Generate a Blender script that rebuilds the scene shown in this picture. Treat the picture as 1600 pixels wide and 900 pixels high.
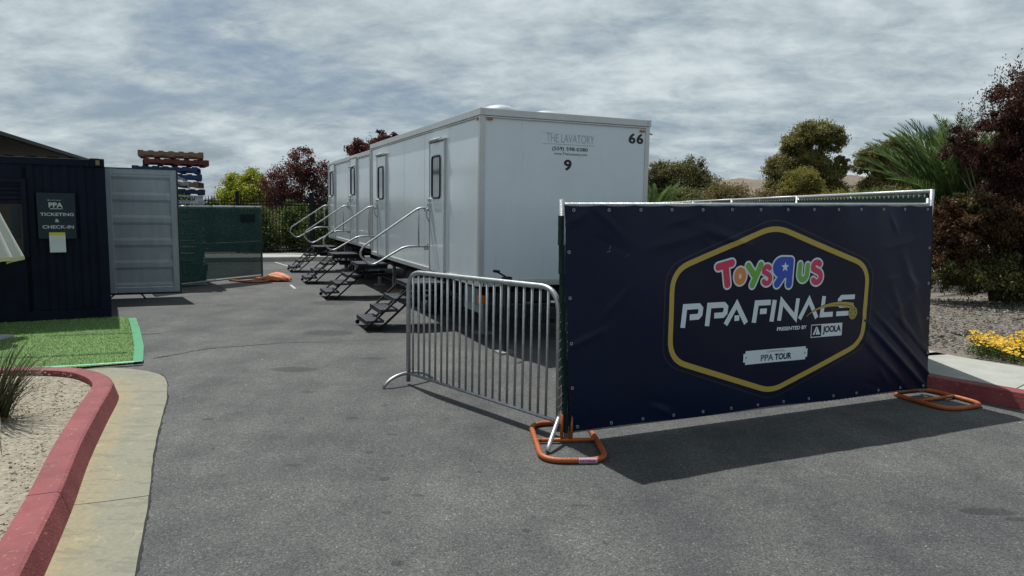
import bpy, bmesh, math, random
import numpy as np
from mathutils import Vector, Matrix
S = bpy.context.scene
for o in list(bpy.data.objects): bpy.data.objects.remove(o)
COL = S.collection
rnd = random.Random(7)
# ------------------------------------------------------------------ camera
pitch, roll = math.atan(126/1110), math.radians(0.95)
f = Vector((0, math.cos(pitch), -math.sin(pitch))); r = Vector((1, 0, 0)); u = r.cross(f)
R_ = math.cos(roll)*r + math.sin(roll)*u; U_ = -math.sin(roll)*r + math.cos(roll)*u
cam = bpy.data.objects.new('camera', bpy.data.cameras.new('camera')); COL.objects.link(cam)
M = Matrix((R_, U_, -f)).transposed().to_4x4(); M.translation = Vector((0, 0, 1.75)); cam.matrix_world = M
cam.data.sensor_width = 36; cam.data.lens = 1110/1600*36; cam.data.clip_end = 3000; cam.data.clip_start = 0.05
S.camera = cam
# ------------------------------------------------------------------ light
SUN_DIR = Vector((-0.285, 0.415, 1.0)).normalized()      # towards the sun
SUN_EL = math.asin(SUN_DIR.z); SUN_AZ = math.atan2(SUN_DIR.x, SUN_DIR.y)
sun = bpy.data.objects.new('sun', bpy.data.lights.new('sun', 'SUN')); COL.objects.link(sun)
sun.data.energy = 5.0; sun.data.angle = math.radians(0.55); sun.data.color = (1.0, 0.975, 0.93)
sun.rotation_euler = SUN_DIR.to_track_quat('Z', 'Y').to_euler(); sun.location = (-10, 15, 30)
W = bpy.data.worlds.new('World'); S.world = W; W.use_nodes = True
S.view_settings.view_transform = 'Standard'; S.view_settings.look = 'None'
S.view_settings.exposure = 0.0; S.view_settings.gamma = 1.0; S.view_settings.use_curve_mapping = False
def world():
    nt = W.node_tree; nt.nodes.clear(); N = nt.nodes.new; L = nt.links.new
    def math_(op, a, b=None, c=None):
        n = N('ShaderNodeMath'); n.operation = op
        for i, v in enumerate((a, b, c)):
            if v is None: continue
            if hasattr(v, 'links'): L(v, n.inputs[i])
            else: n.inputs[i].default_value = v
        return n.outputs[0]
    out = N('ShaderNodeOutputWorld'); bg = N('ShaderNodeBackground'); bg.inputs[1].default_value = 0.1
    sky = N('ShaderNodeTexSky'); sky.sky_type = 'NISHITA'; sky.sun_disc = False
    sky.sun_elevation = SUN_EL; sky.sun_rotation = SUN_AZ; sky.dust_density = 1.6
    tc = N('ShaderNodeTexCoord'); sep = N('ShaderNodeSeparateXYZ'); L(tc.outputs['Generated'], sep.inputs[0])
    z = math_('ADD', math_('MAXIMUM', sep.outputs[2], 0.0), 0.26)
    cb = N('ShaderNodeCombineXYZ'); L(math_('DIVIDE', sep.outputs[0], z), cb.inputs[0]); L(math_('DIVIDE', sep.outputs[1], z), cb.inputs[1])
    mp = N('ShaderNodeMapping'); mp.inputs['Rotation'].default_value = (0, 0, 0.5); mp.inputs['Scale'].default_value = (0.95, 1.25, 1); L(cb.outputs[0], mp.inputs[0])
    def noise(scale, det, rough, dist, off):
        m2 = N('ShaderNodeMapping'); m2.inputs['Location'].default_value = off; L(mp.outputs[0], m2.inputs[0])
        n = N('ShaderNodeTexNoise'); n.inputs['Scale'].default_value = scale; n.inputs['Detail'].default_value = det
        n.inputs['Roughness'].default_value = rough; n.inputs['Distortion'].default_value = dist; L(m2.outputs[0], n.inputs['Vector']); return n.outputs[0]
    big = noise(0.55, 3, 0.5, 0.3, (3.1, 1.7, 0)); mid = noise(1.7, 9, 0.55, 0.25, (0.4, 5.2, 0)); fine = noise(5.6, 10, 0.63, 0.2, (8, 2, 0))
    dens = math_('ADD', math_('MULTIPLY', big, 0.42), math_('ADD', math_('MULTIPLY', mid, 0.4), math_('MULTIPLY', fine, 0.18)))
    rp = N('ShaderNodeValToRGB'); L(dens, rp.inputs[0]); e = rp.color_ramp.elements
    e[0].position = 0.41; e[0].color = (0.0, 0.0, 0.0, 1); e[1].position = 0.49; e[1].color = (1, 1, 1, 1)
    rc = N('ShaderNodeValToRGB'); L(math_('ADD', math_('MULTIPLY', mid, 0.38), math_('ADD', math_('MULTIPLY', fine, 0.36), math_('MULTIPLY', big, 0.26))), rc.inputs[0]); e = rc.color_ramp.elements
    e[0].position = 0.41; e[0].color = (2.6, 3.35, 4.1, 1); e[1].position = 0.60; e[1].color = (6.4, 7.2, 7.4, 1)
    x = rc.color_ramp.elements.new(0.495); x.color = (4.2, 5.0, 5.45, 1)
    # Nishita sky seen through the thinner cloud
    skm = N('ShaderNodeMix'); skm.data_type = 'RGBA'; skm.inputs[0].default_value = 1; skm.blend_type = 'MULTIPLY'
    L(sky.outputs[0], skm.inputs['A']); skm.inputs['B'].default_value = (0.62, 0.66, 0.72, 1)
    mx = N('ShaderNodeMix'); mx.data_type = 'RGBA'
    L(math_('ADD', math_('MULTIPLY', rp.outputs[0], 0.45), 0.53), mx.inputs[0]); L(skm.outputs['Result'], mx.inputs['A']); L(rc.outputs[0], mx.inputs['B'])
    L(mx.outputs['Result'], bg.inputs[0]); L(bg.outputs[0], out.inputs[0])
world()
# ------------------------------------------------------------------ materials
def mat(name, col, rough=0.6, metal=0.0, var=0.0, vscale=6.0, bump=0.0, bscale=80.0, col2=None, island=0.0, spec=0.5, coat=0.0, transl=0.0, alpha=None, stretch=None, detail=6, tight=.2, chips=None):
    m = bpy.data.materials.new(name); m.use_nodes = True; nt = m.node_tree; N = nt.nodes.new; L = nt.links.new
    b = nt.nodes['Principled BSDF']; c = tuple(col)+(1,)
    b.inputs['Base Color'].default_value = c; b.inputs['Roughness'].default_value = rough; b.inputs['Metallic'].default_value = metal
    b.inputs['Specular IOR Level'].default_value = spec; b.inputs['Coat Weight'].default_value = coat; b.inputs['Coat Roughness'].default_value = 0.1
    tc = N('ShaderNodeTexCoord'); vec = tc.outputs['Object']
    if stretch:
        mp = N('ShaderNodeMapping'); mp.inputs['Scale'].default_value = stretch; L(vec, mp.inputs[0]); vec = mp.outputs[0]
    src = None
    if var or col2:
        n = N('ShaderNodeTexNoise'); n.inputs['Scale'].default_value = vscale; n.inputs['Detail'].default_value = detail; n.inputs['Roughness'].default_value = 0.6; L(vec, n.inputs['Vector'])
        rp = N('ShaderNodeValToRGB'); L(n.outputs[0], rp.inputs[0]); e = rp.color_ramp.elements
        e[0].position = 0.5-tight; e[1].position = 0.5+tight
        c2 = tuple(col2)+(1,) if col2 else tuple(min(1, v*(1+var)) for v in col)+(1,)
        c1 = c if col2 else tuple(v*(1-var) for v in col)+(1,)
        e[0].color = c1; e[1].color = c2; src = rp.outputs[0]
    if island:
        g = N('ShaderNodeNewGeometry'); mr = N('ShaderNodeMapRange'); L(g.outputs['Random Per Island'], mr.inputs[0]); mr.inputs[3].default_value = 1-island; mr.inputs[4].default_value = 1+island
        hs = N('ShaderNodeHueSaturation'); L(mr.outputs[0], hs.inputs['Value'])
        if src: L(src, hs.inputs['Color'])
        else: hs.inputs['Color'].default_value = c
        src = hs.outputs[0]
    for ccol, csc, th, amt, cst in (chips or []):
        mp2 = N('ShaderNodeMapping'); mp2.inputs['Scale'].default_value = cst; L(tc.outputs['Object'], mp2.inputs[0])
        n3 = N('ShaderNodeTexNoise'); n3.inputs['Scale'].default_value = csc; n3.inputs['Detail'].default_value = 9; n3.inputs['Roughness'].default_value = .68; L(mp2.outputs[0], n3.inputs['Vector'])
        mr3 = N('ShaderNodeMapRange'); L(n3.outputs[0], mr3.inputs[0]); mr3.inputs[1].default_value = th; mr3.inputs[2].default_value = th+.035; mr3.inputs[4].default_value = amt
        mx3 = N('ShaderNodeMix'); mx3.data_type = 'RGBA'; L(mr3.outputs[0], mx3.inputs[0])
        if src: L(src, mx3.inputs['A'])
        else: mx3.inputs['A'].default_value = c
        mx3.inputs['B'].default_value = tuple(ccol)+(1,); src = mx3.outputs['Result']
    if src: L(src, b.inputs['Base Color'])
    if bump:
        n = N('ShaderNodeTexNoise'); n.inputs['Scale'].default_value = bscale; n.inputs['Detail'].default_value = 4; L(vec, n.inputs['Vector'])
        bp = N('ShaderNodeBump'); bp.inputs['Strength'].default_value = bump; bp.inputs['Distance'].default_value = 0.01; L(n.outputs[0], bp.inputs['Height']); L(bp.outputs[0], b.inputs['Normal'])
    sh = b.outputs[0]; out = nt.nodes['Material Output']
    if transl:
        t = N('ShaderNodeBsdfTranslucent'); ms = N('ShaderNodeMixShader'); ms.inputs[0].default_value = transl
        if src: L(src, t.inputs[0])
        else: t.inputs[0].default_value = c
        L(sh, ms.inputs[1]); L(t.outputs[0], ms.inputs[2]); sh = ms.outputs[0]
    if alpha is not None:
        t = N('ShaderNodeBsdfTransparent'); ms = N('ShaderNodeMixShader'); ms.inputs[0].default_value = alpha
        L(t.outputs[0], ms.inputs[1]); L(sh, ms.inputs[2]); sh = ms.outputs[0]
    L(sh, out.inputs[0]); return m

SPOTS = [(2.85,4.05,.17,.055),(2.98,3.95,.1,.03),(-2.45,5.61,.05,.04),(-1.45,4.62,.06,.03),(-2.49,9.6,.35,.22),(-1.57,8.01,.15,.05),(-.54,3.32,.03,.03),(.42,4.04,.05,.02),(-1.0,4.9,.035,.03),(-.9,5.3,.04,.02),(-.8,4.4,.035,.035),(-2.3,7.4,.25,.12),(-1.1,6.1,.03,.04),(-1.3,5.7,.05,.03),(.1,3.7,.03,.02),(-.7,3.9,.03,.02),(1.6,3.6,.03,.02),(-1.9,6.5,.06,.03),(-3.2,12.6,.4,.3),(-.55,4.15,.04,.02),(-.2,4.55,.03,.015)]
def asphalt():
    m = bpy.data.materials.new('asphalt'); m.use_nodes = True; nt = m.node_tree; N = nt.nodes.new; L = nt.links.new
    b = nt.nodes['Principled BSDF']; b.inputs['Roughness'].default_value = 0.82; b.inputs['Specular IOR Level'].default_value = 0.35
    g = N('ShaderNodeNewGeometry'); P = g.outputs['Position']
    def noise(sc, det=6, ro=.6, v=P):
        n = N('ShaderNodeTexNoise'); n.inputs['Scale'].default_value = sc; n.inputs['Detail'].default_value = det; n.inputs['Roughness'].default_value = ro; L(v, n.inputs['Vector']); return n.outputs[0]
    def mth(op, a, c=None, d=None):
        n = N('ShaderNodeMath'); n.operation = op
        for i, v in enumerate((a, c, d)):
            if v is None: continue
            if hasattr(v, 'links'): L(v, n.inputs[i])
            else: n.inputs[i].default_value = v
        return n.outputs[0]
    def ramp(v, *st):
        rp = N('ShaderNodeValToRGB'); L(v, rp.inputs[0]); e = rp.color_ramp.elements
        e[0].position, c0 = st[0]; e[0].color = tuple(c0)+(1,); e[1].position, c1 = st[-1]; e[1].color = tuple(c1)+(1,)
        for p, c in st[1:-1]: e.new(p).color = tuple(c)+(1,)
        return rp.outputs[0]
    def mixc(blend, fac, a, c):
        n = N('ShaderNodeMix'); n.data_type = 'RGBA'; n.blend_type = blend
        for k, v in ((0, fac), ('A', a), ('B', c)):
            if hasattr(v, 'links'): L(v, n.inputs[k])
            else: n.inputs[k].default_value = v if k == 0 else tuple(v)+(1,)
        return n.outputs['Result']
    base = ramp(noise(0.45, 5), (0.35, (.088,.091,.092)), (0.65, (.132,.133,.128)))
    # aggregate: pale and dark stones in black binder
    v = N('ShaderNodeTexVoronoi'); v.inputs['Scale'].default_value = 115; L(P, v.inputs['Vector'])
    sepc = N('ShaderNodeSeparateColor'); L(v.outputs['Color'], sepc.inputs[0])
    stone = ramp(sepc.outputs[0], (0.0, (.5,.5,.52)), (0.5, (.92,.92,.9)), (0.86, (1.2,1.2,1.15)), (0.975, (1.35,1.34,1.3)), (1.0, (2.6,2.55,2.4)))
    gap = ramp(v.outputs['Distance'], (0.25, (1,1,1)), (0.75, (.5,.5,.52)))
    c = mixc('MULTIPLY', 0.85, base, stone); c = mixc('MULTIPLY', 0.8, c, gap)
    c = mixc('MULTIPLY', 0.75, c, ramp(noise(1.6, 8, .7), (0.35, (.66,.68,.71)), (0.62, (1.16,1.15,1.12))))
    # tyre-worn, dusty long streaks
    mp = N('ShaderNodeMapping'); mp.inputs['Scale'].default_value = (1.4, .25, 1); mp.inputs['Rotation'].default_value = (0, 0, .42); L(P, mp.inputs[0])
    c = mixc('MULTIPLY', 0.7, c, ramp(noise(1.2, 7, .6, mp.outputs[0]), (0.38, (.74,.76,.79)), (0.62, (1.12,1.12,1.09))))
    sp = N('ShaderNodeSeparateXYZ'); L(P, sp.inputs[0]); wob = mth('MULTIPLY', mth('SUBTRACT', noise(14, 3), .5), .9)
    tot = None
    for x, y, a, bb in SPOTS:
        dx = mth('POWER', mth('DIVIDE', mth('SUBTRACT', sp.outputs[0], x), a), 2.0); dy = mth('POWER', mth('DIVIDE', mth('SUBTRACT', sp.outputs[1], y), bb), 2.0)
        d = mth('ADD', mth('ADD', dx, dy), wob)
        k = mth('MULTIPLY', mth('SUBTRACT', 1.25, d), 2.0); n = N('ShaderNodeClamp'); L(k, n.inputs[0]); k = n.outputs[0]
        tot = k if tot is None else mth('MAXIMUM', tot, k)
    c = mixc('MULTIPLY', mth('MULTIPLY', tot, .75), c, (.42,.43,.45))
    # small random dark drips
    v2 = N('ShaderNodeTexVoronoi'); v2.inputs['Scale'].default_value = 2.6; L(P, v2.inputs['Vector'])
    c = mixc('MULTIPLY', 0.5, c, ramp(mth('ADD', v2.outputs['Distance'], mth('MULTIPLY', wob, .05)), (0.04, (.35,.35,.37)), (0.075, (1,1,1))))
    L(c, b.inputs['Base Color'])
    bp = N('ShaderNodeBump'); bp.inputs['Strength'].default_value = .4; bp.inputs['Distance'].default_value = .005
    L(mth('SUBTRACT', 1.0, v.outputs['Distance']), bp.inputs['Height']); L(bp.outputs[0], b.inputs['Normal'])
    return m
m_asph = asphalt()
def m_conc_():
    m = mat('gutter_concrete', (.20,.19,.155), .85, var=.16, vscale=38, bump=.5, bscale=140, detail=14, tight=.3, chips=[((.12,.12,.11),6,.53,.45,(.6,1.5,1)),((.33,.31,.25),9,.60,.4,(1,1,1)),((.06,.06,.055),60,.70,.7,(1,1,1))])
    nt = m.node_tree; b = nt.nodes['Principled BSDF']; src = b.inputs['Base Color'].links[0].from_socket
    at = nt.nodes.new('ShaderNodeAttribute'); at.attribute_name = 'across'; n = nt.nodes.new('ShaderNodeTexNoise'); n.inputs['Scale'].default_value = 7; n.inputs['Detail'].default_value = 10
    ad = nt.nodes.new('ShaderNodeMath'); ad.operation = 'MULTIPLY_ADD'; nt.links.new(n.outputs[0], ad.inputs[0]); ad.inputs[1].default_value = .9; nt.links.new(at.outputs['Fac'], ad.inputs[2])
    rp = nt.nodes.new('ShaderNodeValToRGB'); nt.links.new(ad.outputs[0], rp.inputs[0]); e = rp.color_ramp.elements; e[0].position = .5; e[0].color = (1.36,1.22,.90,1); e[1].position = 1.05; e[1].color = (1.08,1.10,1.0,1)
    mx = nt.nodes.new('ShaderNodeMix'); mx.data_type = 'RGBA'; mx.blend_type = 'MULTIPLY'; mx.inputs[0].default_value = 1; nt.links.new(src, mx.inputs['A']); nt.links.new(rp.outputs[0], mx.inputs['B']); nt.links.new(mx.outputs['Result'], b.inputs['Base Color']); return m
m_conc = m_conc_()
m_conc_old = mat('gutter_concrete_old', (.115,.115,.10), .85, tight=.2, col2=(.30,.265,.18), vscale=11, bump=.5, bscale=120, detail=14)
m_walk = mat('sidewalk_concrete', (.33,.335,.30), .85, var=.12, vscale=5, bump=.3, bscale=150, detail=10)
m_red = mat('red_kerb_paint', (.15,.022,.026), .7, col2=(.23,.044,.048), vscale=4, tight=.2, bump=.5, bscale=60, detail=12, chips=[((.30,.15,.13),30,.60,.6,(1,1,1)),((.05,.03,.03),9,.63,.55,(1,1,.35)),((.27,.25,.21),16,.665,.9,(1,1,1))])
m_soil = mat('granite_soil', (.17,.145,.10), .95, col2=(.36,.33,.26), vscale=28, bump=.9, bscale=90, detail=12)
m_bark = mat('mulch_ground', (.09,.075,.06), .95, col2=(.22,.195,.165), vscale=30, bump=.9, bscale=60)
m_chip = mat('mulch_chips', (.18,.165,.14), .9, island=.6)
m_turf = mat('turf_base', (.09,.18,.05), .9, var=.3, vscale=20)
m_blade = mat('turf_blades', (.25,.36,.13), .45, island=.5, transl=.35)
m_tape = mat('green_tape', (.06,.27,.13), .45, var=.12, vscale=30, bump=.4, bscale=40)
m_white = mat('trailer_white', (.68,.75,.79), .22, var=.04, vscale=1.5, coat=.4, bump=.06, bscale=1.6, detail=8, chips=[((.40,.42,.42),6,.60,.16,(2.5,2.5,.10))])
m_trim = mat('aluminium_trim', (.56,.57,.56), .38, metal=.35, var=.06)
m_galv = mat('galvanised_steel', (.40,.42,.43), .42, metal=.75, var=.18, vscale=22, bump=.15, bscale=150)
m_whitepipe = mat('zinc_pipe', (.42,.44,.45), .4, metal=.5, var=.15, vscale=30, bump=.3, bscale=120)
m_black = mat('black_steel', (.008,.009,.010), .6, var=.3, vscale=8, spec=.2)
m_step = mat('step_tread', (.045,.053,.062), .7, var=.2, vscale=20, bump=.6, bscale=300, spec=.25)
m_frame = mat('chassis_steel', (.02,.022,.026), .7, var=.3, spec=.2)
m_glass = mat('door_glass', (.05,.06,.065), .06, spec=.8, coat=.5)
m_gasket = mat('rubber_gasket', (.015,.018,.022), .5)
m_rubber = mat('tyre_rubber', (.02,.02,.02), .8, bump=.3)
m_rim = mat('wheel_rim', (.55,.55,.55), .4, metal=.4)
m_amber = mat('amber_lens', (.45,.12,.02), .25)
m_navy = mat('navy_container_paint', (.006,.010,.022), .6, var=.25, vscale=3, bump=.1, bscale=12, spec=.12)
m_cgrey = mat('grey_container_paint', (.33,.38,.40), .5, var=.13, vscale=2.5, bump=.2, bscale=30, stretch=(3,3,.7))
m_creamcap = mat('roof_paint', (.5,.5,.47), .6)
m_sign = mat('sign_slate', (.020,.032,.045), .6, spec=.2)
m_letter = mat('white_print', (.66,.74,.79), .5)
m_letter2 = mat('pale_lettering', (.42,.50,.52), .5)
m_grey = mat('grey_print', (.27,.29,.32), .5)
m_ink = mat('black_print', (.008,.009,.012), .4)
m_paper = mat('white_paper', (.55,.62,.62), .6)
m_yel = mat('yellow_print', (.55,.50,.03), .5)
m_orange = mat('orange_enamel', (.42,.10,.015), .5, col2=(.28,.07,.02), vscale=9, bump=.3, bscale=90, chips=[((.10,.06,.04),14,.60,.8,(1,1,1)),((.35,.30,.26),30,.66,.7,(1,1,1))])
m_orange2 = mat('sandbag_cloth', (.70,.23,.11), .7, var=.2, vscale=12, bump=.5, bscale=40)
m_screen = mat('green_screen_mesh', (.036,.088,.078), .95, var=.2, vscale=3, alpha=.86, spec=.0)
m_patch = mat('screen_patch', (.006,.020,.018), .8, spec=.15)
m_link = mat('chain_link_wire', (.16,.18,.17), .45, metal=.6)
m_soffit = mat('dark_roof', (.008,.008,.010), .8, spec=.15)
m_stucco = mat('building_wall', (.035,.03,.028), .9, var=.1, bump=.3)
m_wood = mat('pallet_wood', (.20,.12,.07), .85, var=.35, vscale=18, bump=.3, stretch=(1,6,6))
m_wred = mat('pallet_red', (.12,.028,.022), .8, var=.3, vscale=12)
m_wblue = mat('pallet_blue', (.010,.035,.11), .7, var=.3, vscale=12)
m_wnavy = mat('pallet_navy', (.010,.018,.045), .7, var=.3, vscale=12)
m_plastic = mat('white_plastic', (.40,.44,.47), .5, var=.1)
m_wrap = mat('stretch_film', (.5,.55,.62), .2, alpha=.4)
m_cloth = mat('umbrella_cloth', (.62,.63,.56), .8, var=.05, transl=.2)
m_hem = mat('umbrella_hem', (.52,.52,.28), .8)
m_paint = mat('white_line_paint', (.36,.36,.35), .7, var=.2, vscale=12)
m_crack = mat('crack_filler', (.012,.012,.012), .9)
m_green_hose = mat('green_hose', (.02,.22,.13), .4)
m_block = mat('timber_block', (.36,.25,.14), .8, var=.2)
m_trunk = mat('tree_bark', (.09,.07,.05), .9, var=.3, bump=.5, bscale=20)
m_far = mat('dry_grass_hill', (.11,.085,.055), .95, col2=(.19,.155,.105), vscale=.06, detail=10)
m_dirt = mat('dry_ground', (.10,.085,.05), .95, col2=(.15,.125,.08), vscale=.8)
def leafm(name, c, c2=None, vs=.7, isl=.45, tr=.42, rough=.55): return mat(name, c, rough, col2=c2 or tuple(v*1.6 for v in c), vscale=vs, island=isl, transl=tr, spec=.4)
l_green = leafm('green_leaves', (.06,.10,.02), (.15,.19,.045), 1.2)
l_bright = leafm('yellow_green_leaves', (.20,.24,.02), (.40,.42,.06), 1.3)
l_plum = leafm('purple_leaves', (.055,.020,.020), (.15,.045,.035), 1.5)
l_dark = leafm('dark_olive_leaves', (.065,.07,.024), (.18,.175,.06), .8)
l_euc = leafm('gum_leaves', (.10,.10,.032), (.25,.23,.075), .7)
l_ochre = leafm('ochre_leaves', (.13,.10,.035), (.24,.19,.075), .6)
l_young = leafm('lime_olive_leaves', (.16,.15,.03), (.28,.25,.055), .9)
l_bush = leafm('bronze_leaves', (.035,.014,.012), (.11,.042,.026), 1.6, .6)
l_bushg = leafm('bronze_green_leaves', (.05,.055,.018), (.15,.14,.045), 1.6, .6)
l_brown = leafm('brown_leaves', (.05,.027,.012), (.15,.08,.035), 1.6, .6)
l_palm = leafm('palm_leaves', (.075,.13,.035), (.18,.26,.085), 2.5, .5)
l_grass = leafm('strap_leaves', (.028,.034,.016), (.10,.10,.05), 6, .5, .2)
l_flower = leafm('yellow_petals', (.62,.36,.01), (.80,.52,.02), 5, .25, .2)
l_cover = leafm('cover_leaves', (.04,.085,.015), (.11,.17,.03), 6)

# ------------------------------------------------------------------ mesh helpers
class MB:
    def __init__(s): s.v = []; s.f = []; s.sm = False
    def box(s, c, d, rot=None):
        n = len(s.v); M3 = rot.to_3x3() if rot else None
        for x in (-1, 1):
            for y in (-1, 1):
                for z in (-1, 1):
                    p = Vector((x*d[0]/2, y*d[1]/2, z*d[2]/2))
                    if M3: p = M3 @ p
                    s.v.append(tuple(p+Vector(c)))
        s.f += [tuple(n+i for i in q) for q in ((0,1,3,2),(4,6,7,5),(0,4,5,1),(2,3,7,6),(0,2,6,4),(1,5,7,3))]; return s
    def bar(s, a, b, w, h, up=(0,0,1)):           # rectangular bar from a to b
        a, b = Vector(a), Vector(b); y = (b-a); L = y.length; y.normalize(); x = y.cross(Vector(up))
        if x.length < 1e-4: x = Vector((1,0,0))
        x.normalize(); z = x.cross(y); s.box((a+b)/2, (w, L, h), Matrix((x, y, z)).transposed()); return s
    def tube(s, pts, r, n=8, closed=False, cap=True):
        P = [Vector(p) for p in pts]; m = len(P); rings = []; prev = None
        for i in range(m):
            if closed: t = (P[(i+1) % m]-P[i-1])
            else: t = P[min(i+1, m-1)]-P[max(i-1, 0)]
            t.normalize()
            if prev is None:
                a = Vector((0,0,1)) if abs(t.z) < .9 else Vector((1,0,0)); x = t.cross(a).normalized()
            else: x = (prev-t*prev.dot(t)).normalized()
            prev = x; y = t.cross(x); rr = r[i] if hasattr(r, '__len__') else r
            base = len(s.v)
            for k in range(n):
                a = 2*math.pi*k/n; s.v.append(tuple(P[i]+rr*(math.cos(a)*x+math.sin(a)*y)))
            rings.append(base)
        for i in range(m if closed else m-1):
            A, B = rings[i], rings[(i+1) % m]
            for k in range(n): s.f.append((A+k, A+(k+1) % n, B+(k+1) % n, B+k))
        if cap and not closed: s.f.append(tuple(rings[0]+k for k in range(n))[::-1]); s.f.append(tuple(rings[-1]+k for k in range(n)))
        return s
    def poly(s, pts): n = len(s.v); s.v += [tuple(p) for p in pts]; s.f.append(tuple(range(n, n+len(pts)))); return s
    def prism(s, pts, off):                        # pts planar polygon, off = extrusion vector
        n = len(s.v); k = len(pts); off = Vector(off)
        s.v += [tuple(Vector(p)) for p in pts]+[tuple(Vector(p)+off) for p in pts]
        s.f.append(tuple(range(n, n+k))); s.f.append(tuple(range(n+2*k-1, n+k-1, -1)))
        for i in range(k): j = (i+1) % k; s.f.append((n+i, n+k+i, n+k+j, n+j))
        return s
    def mesh(s, name, m, smooth=False, fix=True):
        me = bpy.data.meshes.new(name); me.from_pydata(s.v, [], s.f)
        if fix:
            b = bmesh.new(); b.from_mesh(me); bmesh.ops.recalc_face_normals(b, faces=b.faces); b.to_mesh(me); b.free()
        me.materials.append(m)
        if smooth or s.sm: me.polygons.foreach_set('use_smooth', [len(p.vertices) == 4 for p in me.polygons])
        return me
    def build(s, name, m, parent=None, smooth=False, fix=True, **k): return obj(name, s.mesh(name, m, smooth, fix), parent, **k)
def obj(name, me, parent=None, label=None, cat=None, group=None, kind=None, loc=None, bevel=0):
    o = bpy.data.objects.new(name, me); COL.objects.link(o)
    if parent: o.parent = parent
    if loc is not None: o.location = loc
    tag(o, label, cat, group, kind)
    if bevel:
        md = o.modifiers.new('bevel', 'BEVEL'); md.width = bevel; md.segments = 2; md.limit_method = 'ANGLE'
    return o
def tag(o, label=None, cat=None, group=None, kind=None):
    for k, v in (('label', label), ('category', cat), ('group', group), ('kind', kind)):
        if v: o[k] = v
    return o
def thing(name, loc, rz, label, cat, group=None):
    o = bpy.data.objects.new(name, None); COL.objects.link(o); o.location = loc; o.rotation_euler = (0, 0, rz); o.empty_display_size = .2
    return tag(o, label, cat, group)
def rounded(pts, rad, closed=False, n=5):
    P = [Vector(p) for p in pts]; out = []; m = len(P)
    for i, p in enumerate(P):
        if not closed and i in (0, m-1): out.append(p); continue
        a = P[i-1]-p; b = P[(i+1) % m]-p; rr = min(rad[i] if hasattr(rad, '__len__') else rad, a.length*.49, b.length*.49)
        if rr <= 0: out.append(p); continue
        A = p+a.normalized()*rr; B = p+b.normalized()*rr
        for k in range(n+1):
            t = k/n; out.append((1-t)**2*A+2*t*(1-t)*p+t*t*B)
    return out
def sphere_cap(mb, c, rx, ry, rz, n=14, m=5, z0=0.0):
    base = len(mb.v); c = Vector(c)
    for j in range(m+1):
        th = (1-j/m)*math.pi/2
        for i in range(n):
            a = 2*math.pi*i/n; mb.v.append((c.x+rx*math.sin(th)*math.cos(a), c.y+ry*math.sin(th)*math.sin(a), c.z+rz*math.cos(th)))
    for j in range(m):
        for i in range(n): mb.f.append((base+j*n+i, base+j*n+(i+1) % n, base+(j+1)*n+(i+1) % n, base+(j+1)*n+i))
def text(body, box, place, m, parent, name='lettering', bold=0.0, shear=0.0, mirror=False, space=1.0, lift=0.0, label=None, sub=None):
    """box=(x0,y0,x1,y1): ink fitted to that box; place maps (x,y,lift) to 3-D."""
    cu = bpy.data.curves.new('t', 'FONT'); cu.body = body; cu.size = 1; cu.offset = bold; cu.shear = shear; cu.space_character = space; cu.resolution_u = 4
    cu.fill_mode = 'FRONT'
    to = bpy.data.objects.new('t', cu); COL.objects.link(to); bpy.context.view_layer.update()
    me = bpy.data.meshes.new_from_object(to.evaluated_get(bpy.context.evaluated_depsgraph_get())); bpy.data.objects.remove(to); bpy.data.curves.remove(cu)
    co = np.array([v.co[:] for v in me.vertices]); mn, mx = co.min(0), co.max(0)
    x0, y0, x1, y1 = box
    X = (co[:,0]-mn[0])/(mx[0]-mn[0]); Y = (co[:,1]-mn[1])/(mx[1]-mn[1])
    if mirror: X = 1-X
    for v, a, b in zip(me.vertices, X, Y): v.co = place(x0+a*(x1-x0), y0+b*(y1-y0), lift)
    me.materials.clear(); me.materials.append(m); return obj(name, me, parent, label)
def ribbon(path, w, closed=False):
    """flat mitred ribbon polygon faces for a 2-D polyline -> list of quads"""
    P0 = [Vector(p).to_2d() for p in path]; P = [p for i, p in enumerate(P0) if i == 0 or (p-P0[i-1]).length > 1e-5]; m = len(P); L, Rr = [], []
    for i in range(m):
        d0 = (P[i]-P[i-1]) if (i > 0 or closed) else None; d1 = (P[(i+1) % m]-P[i]) if (i < m-1 or closed) else None
        n0 = Vector((-d0.y, d0.x)).normalized() if d0 else None; n1 = Vector((-d1.y, d1.x)).normalized() if d1 else None
        if n0 is None: n = n1
        elif n1 is None: n = n0
        else: n = (n0+n1).normalized(); n = n/max(.35, n.dot(n0))
        L.append(P[i]+n*w/2); Rr.append(P[i]-n*w/2)
    return [(L[i], L[(i+1) % m], Rr[(i+1) % m], Rr[i]) for i in range(m if closed else m-1)]
def print_quads(quads, place, m, parent, name, lift, label=None):
    mb = MB()
    for q in quads: mb.poly([place(p[0], p[1], lift) for p in q])
    return mb.build(name, m, parent, fix=False, label=label)

# ------------------------------------------------------------------ ground
def sheet(name, pts, z, m, label=None, parent=None, kind='structure', **k):
    mb = MB().poly([(x, y, z) for x, y in pts]); return mb.build(name, m, parent, kind=kind, fix=False, label=label, **k)
sheet('ground', [(-1200,-300),(1200,-300),(1200,1800),(-1200,1800)], -.03, m_dirt, 'dry open ground around the lot')
KB = Vector((.93, .37)).normalized()      # direction of the far kerb
far0 = Vector((-7.0, 21.5))
fl, fr = far0-KB*30, far0+KB*14
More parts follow.
